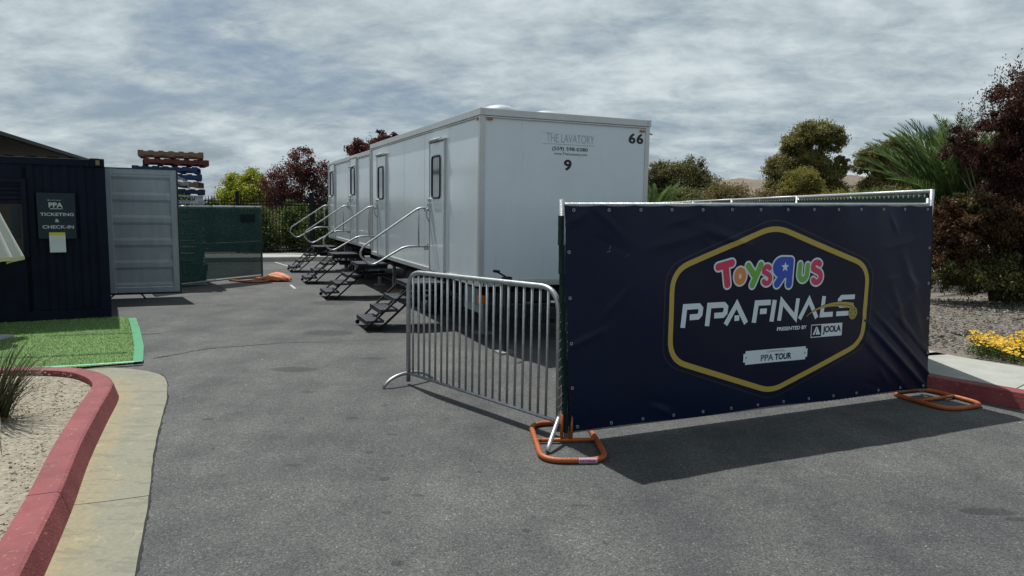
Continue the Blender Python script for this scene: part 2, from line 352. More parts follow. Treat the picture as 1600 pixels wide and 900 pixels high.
# right kerb line (face bottom), then turning beside the trailers
RK = [(9.6,.2),(7.2,3.2),(5.6,5.17),(4.657,6.28),(4.164,6.876),(3.78,7.5),(3.55,8.3),(3.45,9.5),(3.45,24.0)]
def catmull(P, n=6):
    P = [Vector(p) for p in P]; out = []
    for i in range(len(P)-1):
        a, b, c, d = P[max(i-1,0)], P[i], P[i+1], P[min(i+2,len(P)-1)]
        for k in range(n):
            t = k/n; out.append(.5*((2*b)+(c-a)*t+(2*a-5*b+4*c-d)*t*t+(3*b-a-3*c+d)*t**3))
    out.append(P[-1]); return out
sheet('asphalt_lot', [(-40,-25),(40,-25),(40,30),(fr.x,fr.y+.2),(fl.x,fl.y+.2),(-40,8)], 0, m_asph, 'worn grey asphalt of the parking lot')
def offset_path(P, d):
    out = []
    for i in range(len(P)):
        t = P[min(i+1,len(P)-1)]-P[max(i-1,0)]; n = Vector((t.y, -t.x)).normalized()      # right-hand side of travel
        dd = d[i] if hasattr(d, '__len__') else d; out.append(P[i]+n*dd)
    return out
def kerb_piece(P, sec, name, m, parent, label=None, jitter=0):
    """sec: list of (offset right, z) across; swept along P"""
    mb = MB(); lines = [offset_path(P, s_[0]) for s_ in sec]; k = len(sec); n = len(P)
    for i in range(n):
        for j in range(k): mb.v.append((lines[j][i].x, lines[j][i].y, sec[j][1]))
    for i in range(n-1):
        for j in range(k-1): mb.f.append((i*k+j, i*k+j+1, (i+1)*k+j+1, (i+1)*k+j))
    mb.f.append(tuple(range(k))); mb.f.append(tuple(range((n-1)*k, n*k))[::-1])
    return mb.build(name, m, parent, label=label)
def resample(P, s0, s1, step=.12):
    cum = [0]
    for i in range(1, len(P)): cum.append(cum[-1]+(P[i]-P[i-1]).length)
    s1 = min(s1, cum[-1]); out = []; n = max(2, int((s1-s0)/step)+1)
    for k in range(n):
        s_ = s0+(s1-s0)*k/(n-1); i = max(j for j in range(len(cum)-1) if cum[j] <= s_+1e-9); t = (s_-cum[i])/(cum[i+1]-cum[i]); out.append(P[i].lerp(P[i+1], t))
    return out, cum[-1]
def structure_group(name, label):
    o = thing(name, (0,0,0), 0, label, None); del_ = o; o['kind'] = 'structure'; return o
# left island: kerb top outer line (travelling away from the camera, road is on the right)
LK = catmull([(-.42,-1.0),(-1.26,.93),(-2.095,2.874),(-2.482,3.768),(-2.849,4.56),(-3.208,5.401),(-3.484,6.067),(-3.63,6.30),(-3.83,6.50),(-4.08,6.66),(-4.37,6.72),(-4.77,6.69),(-6.2,6.5),(-9.5,6.1)], 7)
KS = [(-.155,-.02),(-.155,.135),(-.150,.148),(-.012,.150),(.006,.143),(.050,.004),(.050,-.02)]
lk = structure_group('left_kerb', 'red painted kerb round the planted island at lower left')
_, LT = resample(LK, 0, 1e9)
def arc_of(pt):
    best = (9e9, 0); s_ = 0
    for i in range(1, len(LK)):
        d = (LK[i]-Vector(pt)).length; s_ += (LK[i]-LK[i-1]).length
        if d < best[0]: best = (d, s_)
    return best[1]
js = [0, arc_of((-2.482,3.768))-3.05, arc_of((-2.482,3.768)), arc_of((-3.484,6.067)), arc_of((-4.77,6.69)), LT]
js = sorted(set(max(0, j) for j in js))
for a, b in zip(js[:-1], js[1:]):
    if b-a > .05: kerb_piece(resample(LK, a+.004, b-.004)[0], KS, 'kerb_segment', m_red, lk)
gt = structure_group('left_gutter', 'stained concrete gutter pan along the red kerb')
gp, _ = resample(LK, 0, LT, .15); 
def gw(p): return .43+.19*max(0, min(1, (-3.55-p.x)/.35))*(p.y > 6) if p.x > -4.3 else .62-.5*max(0, min(1, (-4.3-p.x)/1.2))
gj = [0, arc_of((-2.52,3.86))-3.05, arc_of((-2.52,3.86)), arc_of((-3.3,5.7))+2.9, LT]
for a, b in zip(gj[:-1], gj[1:]):
    if b-a < .1: continue
    P, _ = resample(LK, max(0, a)+.003, b-.003, .12); mb = MB(); A = offset_path(P, .045); B = offset_path(P, [gw(p) for p in P]); n = len(P)
    for i in range(n):
        jx = rnd.uniform(-.004, .004)
        for q, z in ((A[i], .012), (A[i].lerp(B[i], .5), .007), (B[i]+Vector((jx, 0)), .007), (B[i]+Vector((jx, 0)), -.01)): mb.v.append((q.x, q.y, z))
    for i in range(n-1):
        for j in range(3): mb.f.append((i*4+j, i*4+j+1, i*4+j+5, i*4+j+4))
    go = mb.build('gutter_slab', m_conc, gt); at = go.data.attributes.new('across', 'FLOAT', 'POINT'); at.data.foreach_set('value', [(0,.5,1,1)[k % 4] for k in range(len(go.data.vertices))])
# dark ragged joint between gutter and asphalt
P, _ = resample(LK, 0, arc_of((-4.4,6.72)), .04); B = offset_path(P, [gw(p)+rnd.uniform(.006,.018) for p in P]); C = offset_path(P, [gw(p)-.02 for p in P]); mb = MB()
for i in range(len(P)): mb.v += [(B[i].x,B[i].y,.004),(C[i].x,C[i].y,.004)]
for i in range(len(P)-1): mb.f.append((2*i,2*i+1,2*i+3,2*i+2))
mb.build('gutter_joint', m_crack, None, kind='structure', label='dark crumbled joint where gutter meets asphalt', fix=False)
# island soil, slightly uneven grid clipped by kerb inner line
inner = offset_path(resample(LK, 0, LT, .15)[0], -.150)
mb = MB(); K = 14
for i, p in enumerate(inner):
    for j in range(K):
        t = (j/(K-1))**1.4; q = p.lerp(Vector((-6.5, min(p.y, 4.5)*.9+.2)), t)
        z = .095+.05*min(1, t*2.5)+(.012*math.sin(q.x*5+q.y*3)+.008*math.sin(q.x*13-q.y*9))*min(1,t*4)
        mb.v.append((q.x, q.y, z))
for i in range(len(inner)-1):
    for j in range(K-1): mb.f.append((i*K+j, i*K+j+1, (i+1)*K+j+1, (i+1)*K+j))
mb.build('island_soil', m_soil, None, smooth=True, kind='structure', label='pale decomposed granite filling the kerbed island')
# pebbles and litter on the soil
mb = MB(); rr = random.Random(3)
def inside(p, poly):
    c = False; n = len(poly)
    for i in range(n):
        a, b = poly[i], poly[i-1]
        if (a[1] > p[1]) != (b[1] > p[1]) and p[0] < (b[0]-a[0])*(p[1]-a[1])/(b[1]-a[1])+a[0]: c = not c
    return c
soilpoly = [(p.x, p.y) for p in inner]+[(-9.5,0)]
k = 0
while k < 5200:
    x, y = rr.uniform(-5.6,-1.6), rr.uniform(1.6,6.6)
    if not inside((x, y), soilpoly): continue
    s_ = rr.uniform(.003,.010); mb.box((x, y, .128+rr.uniform(0,.012)), (s_*rr.uniform(.8,2.2), s_, s_*.7), Matrix.Rotation(rr.uniform(0,3), 3, 'Z')); k += 1
mb.build('soil_pebbles', mat('pebbles', (.26,.23,.17), .9, island=.65), None, kind='stuff', fix=False, label='loose grit and chips on the island soil')
# asphalt crack
cr = [(-4.0,7.8),(-3.93,7.93),(-3.84,8.06),(-3.78,8.2),(-3.64,8.40),(-3.45,8.52),(-3.29,8.59),(-2.9,8.83),(-2.3,8.95),(-1.4,9.3)]
P, T = resample([Vector(p) for p in cr], 0, 99, .03); mb = MB()
for i, p in enumerate(P):
    w = .011*(1-i/len(P))*rnd.uniform(.4,1.3)+.0015; q = p+Vector((rnd.uniform(-.01,.01), rnd.uniform(-.015,.015))); mb.v += [(q.x-w*.4,q.y+w,.004),(q.x+w*.4,q.y-w,.004)]
for i in range(len(P)-1): mb.f.append((2*i,2*i+1,2*i+3,2*i+2))
mb.build('asphalt_crack', m_crack, None, kind='structure', fix=False, label='thin crack running from the turf corner across the asphalt')
for a, b in (((-7.1,21.2),(-6.05,19.5)),((-4.80,15.3),(-4.49,14.6)),((-4.0,19.2),(-2.6,16.1))):
    a, b = Vector(a), Vector(b); mb = MB()
    for q in ribbon([a, b], .06): mb.poly([(p.x, p.y, .005) for p in q])
    mb.build('parking_line', m_paint, None, kind='structure', fix=False, label='worn white parking stall line on the asphalt')
# far kerb + walk + planting bed behind
P = [fl+(fr-fl)*t/20 for t in range(21)]
fk = structure_group('far_kerb', 'plain concrete kerb at the far end of the lot')
for i in range(20):
    kerb_piece([P[i]+KB*.005, P[i+1]-KB*.005], [(.0,-.02),(-.02,.13),(-.04,.145),(-.18,.145),(-.18,-.02)], 'kerb_segment', m_walk, fk)
n2 = Vector((-KB.y, KB.x))
a, b = fl+n2*.185, fr+n2*.185
fs = structure_group('far_sidewalk', 'pale concrete strip between far kerb and iron fence')
for i in range(20):
    p, q = P[i]+n2*.19+KB*.006, P[i+1]+n2*.19-KB*.006
    MB().prism([(p.x,p.y,0),(q.x,q.y,0),(q+n2*1.5).to_3d()[:], (p+n2*1.5).to_3d()[:]], (0,0,.142)).build('slab', m_walk, fs)
sheet('far_bed', [(-60,10.0),((fl+n2*1.7).x,(fl+n2*1.7).y),((fr+n2*1.7).x,(fr+n2*1.7).y),(60,40),(60,90),(-60,90)], .09, m_bark, 'mulched bed behind the iron fence')
# right kerb, sidewalk, mulch bed
RKc = catmull(RK, 6)[::-1]          # travelling towards camera: road on the right? flip offsets below
RKp = catmull(RK, 6)                # travelling away, road on the LEFT -> negative offsets are road side
rk = structure_group('right_kerb', 'red painted kerb leading right from behind the banner')
_, RT = resample(RKp, 0, 1e9); s_ = 0
while s_ < RT-.1:
    e_ = min(RT, s_+3.05); kerb_piece(resample(RKp, s_+.004, e_-.004, .2)[0], [(0,-.02),(0,.006),(.035,.143),(.05,.150),(.175,.150),(.175,-.02)], 'kerb_segment', m_red if s_ < 12.0 else m_walk, rk); s_ = e_
sw = structure_group('sidewalk', 'pale concrete sidewalk behind the right red kerb')
s_ = 0.35
while s_ < RT-.1:
    e_ = min(RT, s_+1.52); Pq, _ = resample(RKp, s_+.006, e_-.006, .3); A = offset_path(Pq, .18); B = offset_path(Pq, 1.36); mb = MB()
    mb.prism([(p.x,p.y,.02) for p in A]+[(p.x,p.y,.02) for p in B[::-1]], (0,0,.131)); mb.build('slab', m_walk, sw); s_ = e_
MBp = offset_path(resample(RKp, 0, RT, .4)[0], 1.37)
# gravelly mulch slope rising behind the walk
mb = MB(); K = 12
for i, p in enumerate(MBp):
    t_ = (MBp[min(i+1,len(MBp)-1)]-MBp[max(i-1,0)]).normalized()
    for j in range(K):
        d = 26*(j/(K-1))**1.7; q = p+Vector((.82,.57))*d if p.y < 9 else p+Vector((1,.05))*d
        mb.v.append((q.x, q.y, .125+.012*d+.02*math.sin(q.x*3)*math.sin(q.y*2.3)*min(1,d)))
for i in range(len(MBp)-1):
    for j in range(K-1): mb.f.append((i*K+j, i*K+j+1, (i+1)*K+j+1, (i+1)*K+j))
mb.build('mulch_bed', m_bark, None, smooth=True, kind='structure', label='brown wood mulch bed behind the sidewalk')
mb = MB(); rr = random.Random(5)
for k in range(9000):
    x, y = rr.uniform(4.6,9.8), rr.uniform(7.0,13.0)
    if (x-5.0)*.74+(y-8.33)*.67 < .15: continue
    L_ = rr.uniform(.015,.05); rot = Matrix.Rotation(rr.uniform(0,6.3),3,'Z') @ Matrix.Rotation(rr.uniform(-.6,.6),3,'X') @ Matrix.Rotation(rr.uniform(-.6,.6),3,'Y')
    d = max(0, (x-5)*.82+(y-8.3)*.57); mb.box((x, y, .145+.012*d+rr.uniform(0,.015)), (L_, L_*rr.uniform(.3,.6), .006), rot)
mb.build('mulch_chips', m_chip, None, kind='stuff', fix=False, label='loose wood chips over the mulch bed')
# ------------------------------------------------------------------ hills
mb = MB(); rr = random.Random(2); nx, ny = 90, 14
def hill_z(x):
    return 4.8+5.6/(1+math.exp(-(x-36)/5))+.5*math.sin(x*.11)+.35*math.sin(x*.31+1)
for i in range(nx):
    x = -10+260*i/(nx-1)
    for j in range(ny):
        t = j/(ny-1); y = 62+110*t; h = hill_z(x*150/max(80,y))*(t**1.1) if x > 5 else hill_z(5)*(t**1.1)*max(0,(x+10)/15)
        mb.v.append((x, y, -.05+h+.25*math.sin(x*.7+y*.3)*t))
for i in range(nx-1):
    for j in range(ny-1): mb.f.append((i*ny+j, i*ny+j+1, (i+1)*ny+j+1, (i+1)*ny+j))
mb.build('hill', m_far, None, smooth=True, kind='structure', label='low dry grass hill on the right horizon')

# ------------------------------------------------------------------ turf
tf = [(-4.03,7.55),(-4.43,8.32),(-5.01,9.35),(-5.60,10.36),(-5.85,10.62),(-12,7.6),(-12,6.9),(-8,6.85),(-5.6,6.98),(-4.59,7.24)]
sheet('artificial_turf', tf, .016, m_turf, 'green artificial turf laid out before the navy container')
mb = MB(); rr = random.Random(11); k = 0; nb = Vector((.9,.43))
while k < 42000:
    x, y = rr.uniform(-9.0,-3.9), rr.uniform(6.9,10.6)
    if not inside((x,y), tf): continue
    st = math.sin((x*.42-y*.9)*26)*.5+.5
    h = rr.uniform(.012,.024)*(1 if rr.random() < .55+.45*st else .6); a = rr.uniform(0,6.28); w = .0045; l = rr.uniform(0,.016)
    dx, dy = math.cos(a)*w, math.sin(a)*w; n = len(mb.v)
    mb.v += [(x-dx,y-dy,.014),(x+dx,y+dy,.014),(x+l*math.sin(a)-.004,y-l*math.cos(a)-.006,.016+h)]; mb.f.append((n,n+1,n+2)); k += 1
mb.build('turf_blades', m_blade, None, kind='stuff', fix=False, label='short plastic blades of the artificial turf')
def tape(path, w, name, label, z=.030, m=m_tape):
    P, _ = resample([Vector(p) for p in path], 0, 99, .08); mb = MB()
    for q in ribbon(P, w): mb.poly([(p.x, p.y, z+rnd.uniform(-.0015,.0015)) for p in q])
    return mb.build(name, m, None, kind='structure', fix=False, label=label)
tape([(-4.03,7.54),(-4.43,8.32),(-5.01,9.35),(-5.61,10.38)], .10, 'turf_edge_tape', 'bright green tape along the right turf edge', .036)
tape([(-3.96,7.50),(-4.3,7.34),(-4.65,7.18),(-5.2,7.04)], .055, 'turf_edge_tape', 'pale green tape along the near turf edge', .044, mat('pale_tape', (.22,.52,.36), .4, var=.3, vscale=30))
# thin dark green streaks laid across the turf
for path in ([(-9,7.35),(-6.2,7.55),(-5.2,7.72),(-4.4,8.02)], [(-5.9,8.95),(-5.1,9.2),(-4.7,9.35)]):
    tape(path, .035, 'turf_streak', 'thin dark streak across the artificial turf', .030, mat('streak', (.02,.07,.015), .9))

# ------------------------------------------------------------------ restroom trailers
TA = math.atan2(.4, .917)
C0 = Vector((-.414, 8.922, 0)); AX = Vector((-.4, .917, 0)).normalized(); BX = Vector((.917, .4, 0)).normalized()
def handrail_pts(z0):      # in the plane across the wall; x negative = outward
    return [(.02,1.72),(-.172,1.717),(-1.03,1.13),(-1.075,1.01),(-.90,.84),(-.39,1.136),(.02,1.134)]
def trailer(name, off, L, zb, zt, doors, label, front=True):
    t = thing(name, C0+AX*off, TA, label, 'restroom trailer', 'restroom trailers parked in line')
    Wd = 2.45
    body = MB(); body.box((Wd/2, L/2, (zb+zt)/2+.02), (Wd, L, zt-zb-.10)).build('body', m_white, t, bevel=.012)
    # aluminium edging
    e = .012
    rt = MB(); rt.box((-.0, L/2, zt-.045), (.05, L+.06, .09)).box((Wd, L/2, zt-.045), (.05, L+.06, .09))
    rt.box((Wd/2, 0, zt-.046), (Wd-.052, .05, .088)).box((Wd/2, L, zt-.046), (Wd-.052, .05, .088)); rt.box((-.006, L/2, zt-.105), (.03, L-.1, .02)).box((Wd/2, -.006, zt-.105), (Wd-.1, .03, .02))
    rt.build('roof_trim', m_trim, t, bevel=.006)
    MB().box((Wd/2, L/2, zt-.03), (Wd-.055, L-.055, .05)).build('roof', m_white, t)
    for x in (0, Wd):
        for y in (0, L):
            sx = 1 if x == 0 else -1; sy = 1 if y == 0 else -1
            mb = MB(); mb.box((x+sx*.018, y-sy*.006, (zb+zt)/2), (.066, .012, zt-zb-.01)); mb.box((x-sx*.009, y+sy*.028, (zb+zt)/2), (.012, .056, zt-zb-.01)); mb.build('corner_post', m_trim, t, bevel=.003)
    mb = MB(); mb.box((-.004, L/2, zb+.035), (.03, L-.12, .07)).box((Wd+.004, L/2, zb+.035), (.03, L-.12, .07)).box((Wd/2, -.004, zb+.035), (Wd-.13, .03, .07)).box((Wd/2, L+.004, zb+.035), (Wd-.13, .03, .07)); mb.build('bottom_rail', m_trim, t, bevel=.005)
    for y in np.arange(1.22, L-.3, 1.22):
        if not any(d-.12 < y < d+.85 for d in doors): MB().box((-.0005, float(y), (zb+zt)/2), (.003, .014, zt-zb-.2)).build('siding_seam', m_white, t)
    for d in doors:
        y0, y1 = d, d+.68; zd0, zd1 = zb+.04, zb+1.93
        dr = MB().box((-.012, (y0+y1)/2, (zd0+zd1)/2), (.03, y1-y0-.03, zd1-zd0)).build('door', m_white, t, bevel=.005)
        mb = MB(); mb.box((-.016, y0-.012, (zd0+zd1)/2), (.036, .020, zd1-zd0+.03)).box((-.016, y1+.012, (zd0+zd1)/2), (.036, .020, zd1-zd0+.03)).box((-.02, (y0+y1)/2, zd1+.025), (.06, y1-y0+.10, .022)); mb.build('door_frame', m_trim, t, bevel=.004)
        zc0, zc1 = zd1-.80, zd1-.20; yc0, yc1 = y0+.155, y1-.13
        ring = rounded([(-.032, yc0, zc0),(-.032, yc1, zc0),(-.032, yc1, zc1),(-.032, yc0, zc1)], .07, True)
        MB().tube(ring, .017, 6, True).build('window_frame', m_gasket, dr, smooth=True)
        MB().prism(rounded([(-.028, yc0, zc0),(-.028, yc1, zc0),(-.028, yc1, zc1),(-.028, yc0, zc1)], .07, True), (-.004,0,0)).build('window_pane', m_glass, dr)
        mb = MB(); mb.tube([(-.028, y1-.05, zd0+1.06),(-.07, y1-.05, zd0+1.06)], .030, 10); mb.box((-.055, y1-.05, zd0+.96), (.05,.055,.09)); mb.build('lock', m_trim, dr)
        MB().tube(rounded([(-.03,y1-.06,zd0+.95),(-.10,y1-.07,zd0+.92),(-.10,y1-.09,zd0+.80),(-.07,y1-.13,zd0+.74)], .03), .012, 6).build('door_handle', m_galv, dr, smooth=True)
        mb = MB(); mb.box((-.05, (y0+y1)/2+.02, zt-.255), (.10, .30, .035), Matrix.Rotation(-.35, 3, 'Y')); mb.build('porch_light', m_plastic, t, bevel=.008)
        # hand rail on the far jamb
        yr = y1+.09; hr = bpy.data.objects.new('handrail', None); COL.objects.link(hr); hr.parent = t; hr.location = (0, yr, 0)
        pts = [(x, 0, z) for x, z in handrail_pts(0)]; rp = rounded(pts, [0,.06,.10,.10,.11,.10,0], n=6)
        MB().tube(rp, .0155, 8).build('rail_tube', m_galv, hr, smooth=True)
        MB().tube([(-.172,0,1.71),(-.172,0,1.14)], .012, 8).build('rail_post', m_galv, hr, smooth=True)
        for z in (1.72, 1.134): MB().box((-.018, 0, z), (.02,.07,.09)).box((-.06,0,z-.03),(.05,.03,.05)).build('rail_bracket', m_galv, hr)
        # folding steps
        st = bpy.data.objects.new('folding_steps', None); COL.objects.link(st); st.parent = t; st.location = (0, y0-.045, 0); w = y1-y0
        def tread(xa, xb, z):
            mb = MB(); mb.box(((xa+xb)/2, w/2, z-.018), (xb-xa, w, .036)); mb.box((xa+.012, w/2, z-.03), (.024, w+.01, .062))
            for k in range(4): mb.box((xa+.05+k*(xb-xa-.08)/3.2, w/2, z+.002), (.012, w-.06, .004))
            return mb.build('tread', m_step, st)
        tread(-1.15,-.90,.155); tread(-.955,-.70,.305); tread(-.75,-.49,.455); tread(-.565,.02,.662)
        for yy in (.012, w-.012):
            MB().bar((-1.135,yy,.055),(-.50,yy,.635),.022,.042,(0,1,0)).build('stringer', m_black, st)
            MB().bar((-.985,yy,.01),(-.36,yy,.565),.022,.042,(0,1,0)).build('stringer', m_black, st)
            MB().bar((-.55,yy,.60),(0,yy,.60),.03,.07).build('platform_bearer', m_black, st)
            MB().bar((-.48,yy,.60),(-.40,yy,.42),.02,.035,(0,1,0)).bar((-.40,yy,.44),(.1,yy,.44),.03,.05).build('hinge_bracket', m_black, st)
            MB().tube([(-1.14,yy-.012,.045),(-1.14,yy+.012,.045)], .032, 10).build('foot_roller', m_black, st)
    # chassis
    mb = MB()
    for x in (.32, Wd-.32): mb.box((x, L/2-.05, zb-.10), (.09, L-.2, .17))
    for y in np.arange(.25, L, .9): mb.box((Wd/2, float(y), zb-.07), (Wd-.12, .07, .10))
    mb.build('chassis_frame', m_frame, t)
    mb = MB(); mb.box((Wd/2, L*.30, zb-.23), (1.5, 1.5, .26)).box((Wd/2, L*.72, zb-.23), (1.5, 1.4, .26)); mb.box((.75,L*.62,zb-.20),(1.2,.9,.24)); mb.build('waste_tank', m_black, t, bevel=.03)
    for x in (.22, Wd-.22):
        for y in (L*.46, L*.46+.85):
            wh = bpy.data.objects.new('wheel', None); COL.objects.link(wh); wh.parent = t; wh.location = (x, y, .33)
            mb = MB(); pr = [(.10,.20),(.11,.29),(.085,.325),(-.085,.325),(-.11,.29),(-.10,.20)]; n = 28
            for i in range(n):
                a = 2*math.pi*i/n
                for px, rr_ in pr: mb.v.append((px, rr_*math.cos(a), rr_*math.sin(a)))
            for i in range(n):
                for j in range(5): A = i*6+j; B = ((i+1) % n)*6+j; mb.f.append((A, A+1, B+1, B))
            mb.build('tyre', m_rubber, wh, smooth=True)
            MB().tube([(-.06,0,0),(.06,0,0)], .205, 20).tube([(-.085,0,0),(.085,0,0)], .06, 12).build('rim', m_rim, wh)
    for y in (.7, L-.5):
        MB().box((.34, y, (zb-.15)/2), (.06,.06,zb-.15)).box((.34, y, .02), (.20,.20,.03)).build('stabiliser_leg', m_galv, t)
    for (x, y) in ((.55, .75),(1.35,.95),(.6,L*.5),(.7, L*.85)):
        mb = MB(); sphere_cap(mb, (x, y, zt+.06), .24, .24, .10); mb.box((x, y, zt+.025), (.42,.42,.09)); mb.build('roof_vent', m_plastic, t, smooth=True)
    return t
t1 = trailer('restroom_trailer', 0, 6.20, .742, 2.962, [1.385, 4.90], 'white restroom trailer numbered 66 and 9, nearest to the camera')
t2 = trailer('restroom_trailer', 6.30, 5.25, .845, 2.86, [1.36, 4.20], 'lower white restroom trailer parked behind the one numbered 66')
def front(x, z, l): return Vector((x, -.002-l, z))
text('6', (2.135,2.635,2.246,2.775), front, m_ink, t1, 'number_decal', bold=.035, lift=.001); text('6', (2.260,2.635,2.37,2.775), front, m_ink, t1, 'number_decal', bold=.035, lift=.001)
text('9', (1.16,2.238,1.274,2.382), front, m_ink, t1, 'number_decal', bold=.035, lift=.001)
text('THE LAVATORY', (.90,2.597,1.60,2.705), front, mat('faded_print', (.40,.43,.46), .5), t1, bold=-.008, lift=.001)
print_quads([((.84,2.574),(1.62,2.574),(1.62,2.570),(.84,2.570)),((.84,2.716),(1.0,2.716),(1.0,2.713),(.84,2.713))], front, m_grey, t1, 'rule_line', .001)
text('(559) 598-0380', (.985,2.481,1.508,2.541), front, m_ink, t1, bold=.01, lift=.001)
text('www.TheLavatory.com', (1.015,2.430,1.50,2.468), front, m_ink, t1, bold=.004, lift=.001)
for x, z in ((.11,2.83),(2.345,2.81)): MB().box((x, -.012, z), (.075,.02,.028)).build('marker_light', m_amber, t1, bevel=.006)
MB().box((-.014,.10,2.83),(.02,.05,.028)).build('marker_light', m_amber, t1, bevel=.006)
MB().tube([(2.46,.02,2.79),(2.52,.01,2.775)],.012,6).build('awning_hook', m_galv, t1)
# trailer nose: tongue beams, jack and crank
tg = MB(); tg.box((1.2,-.02,.60),(2.2,.10,.12)); tg.bar((.25,-.02,.48),(1.225,-1.5,.48),.07,.13); tg.bar((2.2,-.02,.48),(1.225,-1.5,.48),.07,.13); tg.box((1.225,-.60,.42),(1.6,.08,.13)); tg.box((.7,-.55,.50),(1.25,.06,.16)); tg.build('tongue_frame', m_frame, t1)
MB().box((1.225,-1.55,.50),(.12,.22,.10)).tube([(1.225,-1.62,.47),(1.225,-1.70,.47)],.05,10).build('coupler', m_frame, t1)
jk = bpy.data.objects.new('jack', None); COL.objects.link(jk); jk.parent = t1; jk.location = (.13,-.58,0)
MB().box((0,0,.63),(.075,.075,.56)).box((0,0,.90),(.10,.09,.05)).box((0,0,.24),(.05,.05,.46)).build('jack_tube', m_frame, jk)
MB().box((0,0,.012),(.22,.20,.02)).box((0,0,.20),(.045,.045,.38)).build('jack_foot', m_galv, jk)
MB().tube(rounded([(.0,0,.91),(-.04,-.01,.94),(-.14,-.03,.99),(-.14,-.05,.99)],.01), .011, 6).tube([(-.12,-.05,.995),(-.20,-.07,1.005)], .017, 8).build('crank_handle', m_black, jk)
MB().box((.02,.30,.56),(.03,.55,.30)).build('side_skirt', mat('skirt_grey', (.12,.14,.15), .6), t1)
MB().box((0.0,.015,.58),(.02,.045,.10)).box((.05,-.005,.58),(.05,.02,.10)).build('side_light', m_amber, t1, bevel=.004)
tag(MB().tube(rounded([(.55,8.6,.50),(.75,8.70,.49),(1.2,8.8,.46),(1.6,8.9,.05)],.1), .016, 8).build('garden_hose', m_green_hose, None, smooth=True), 'green hose draped over the trailer tongue behind barricade', 'hose')
def locT(k, o_, z=0): return C0+AX*k+BX*o_+Vector((0,0,z))
wb = MB()
wb.box((0,0,.06),(.42,.22,.12)).box((.36,.02,.05),(.26,.18,.10)); o = wb.build('timber_block', m_block, None, bevel=.01); o.location = locT(5.2,.30); o.rotation_euler = (0,0,TA); tag(o, 'tan timber block on the asphalt under the nearer trailer', 'block')

# ------------------------------------------------------------------ crowd barricade
A = Vector((-.992,6.837,0)); B = Vector((.356,5.346,0)); bd = (B-A).normalized(); Lb = (B-A).length
bt = thing('crowd_barricade', A, math.atan2(bd.y, bd.x), 'galvanised crowd barricade of upright bars left of the banner', 'barricade')
fr_ = rounded([(-.02,0,.03),(-.02,0,1.115),(Lb,0,1.150),(Lb+.03,0,.04)], [0,.20,.20,0], n=9)
MB().tube(fr_, .0215, 12).build('frame_tube', m_galv, bt, smooth=True)
MB().tube([(-.015,0,.115),(Lb+.02,0,.115)], .016, 10).build('bottom_rail', m_galv, bt, smooth=True)
xs = [.06+(1.90-.06)*i/20 for i in range(21)]
bm_ = MB().tube([(0,0,0),(0,0,1)], .0105, 8).mesh('bar', m_galv, True)
for x in xs:
    o = obj('bar', bm_, bt); o.location = (x+rnd.uniform(-.002,.002), 0, .115); o.scale = (1,1,1.0+x*.016-.005)
for x, side in ((-.02,0),(Lb+.03,1)):
    ft = [(x,-.29,.015),(x+.0,-.20,.085),(x,-.08,.115),(x,.08,.115),(x,.20,.085),(x,.29,.015)] if not side else [(x+.23,-.35,.014),(x+.20,-.29,.07),(x+.09,-.10,.17),(x,.03,.215),(x-.07,.16,.13),(x-.12,.26,.02)]
    MB().tube(rounded(ft,.1,n=4), .017, 10).build('foot', m_galv, bt, smooth=True)
MB().tube([(-.045,0,.13),(-.045,.02,.145),(-.01,.02,.15)], .006, 6).tube([(-.05,0,.15),(-.05,0,.10)], .006, 6).build('hook', m_galv, bt)
MB().tube([(Lb+.05,0,.62),(Lb+.09,-.01,.63),(Lb+.09,-.01,.54)], .006, 6).tube([(Lb+.06,0,.30),(Lb+.10,0,.30),(Lb+.11,0,.20)], .006, 6).build('hook', m_galv, bt)

# ------------------------------------------------------------------ banner fence
q_ = .983
BL_ = Vector((.4404,5.155,0)); BR_ = Vector((4.057,6.781,0)); ud = (BR_-BL_).normalized(); ang = math.atan2(ud.y, ud.x)
def ch_wire(parent, x0, x1, z0, z1, p=.057, r=.0022, m=m_link, y=0.0):
    mb = MB(); H = z1-z0; x = x0-H
    def seg(a, b):
        (xa, za), (xb, zb) = a, b
        if xb < xa: (xa, za), (xb, zb) = (xb, zb), (xa, za)
        if xb < x0 or xa > x1: return
        if xa < x0: za += (zb-za)*(x0-xa)/(xb-xa); xa = x0
        if xb > x1: zb += (za-zb)*(xb-x1)/(xb-xa); xb = x1
        if abs(xb-xa) < .01: return
        mb.tube([(xa, y, za),(xb, y, zb)], r, 3, cap=False)
    while x < x1+H:
        seg((x, z0), (x+H, z1)); seg((x, z1), (x+H, z0)); x += p*1.25
    return mb.build('chain_link', m, parent, kind='stuff', fix=False)
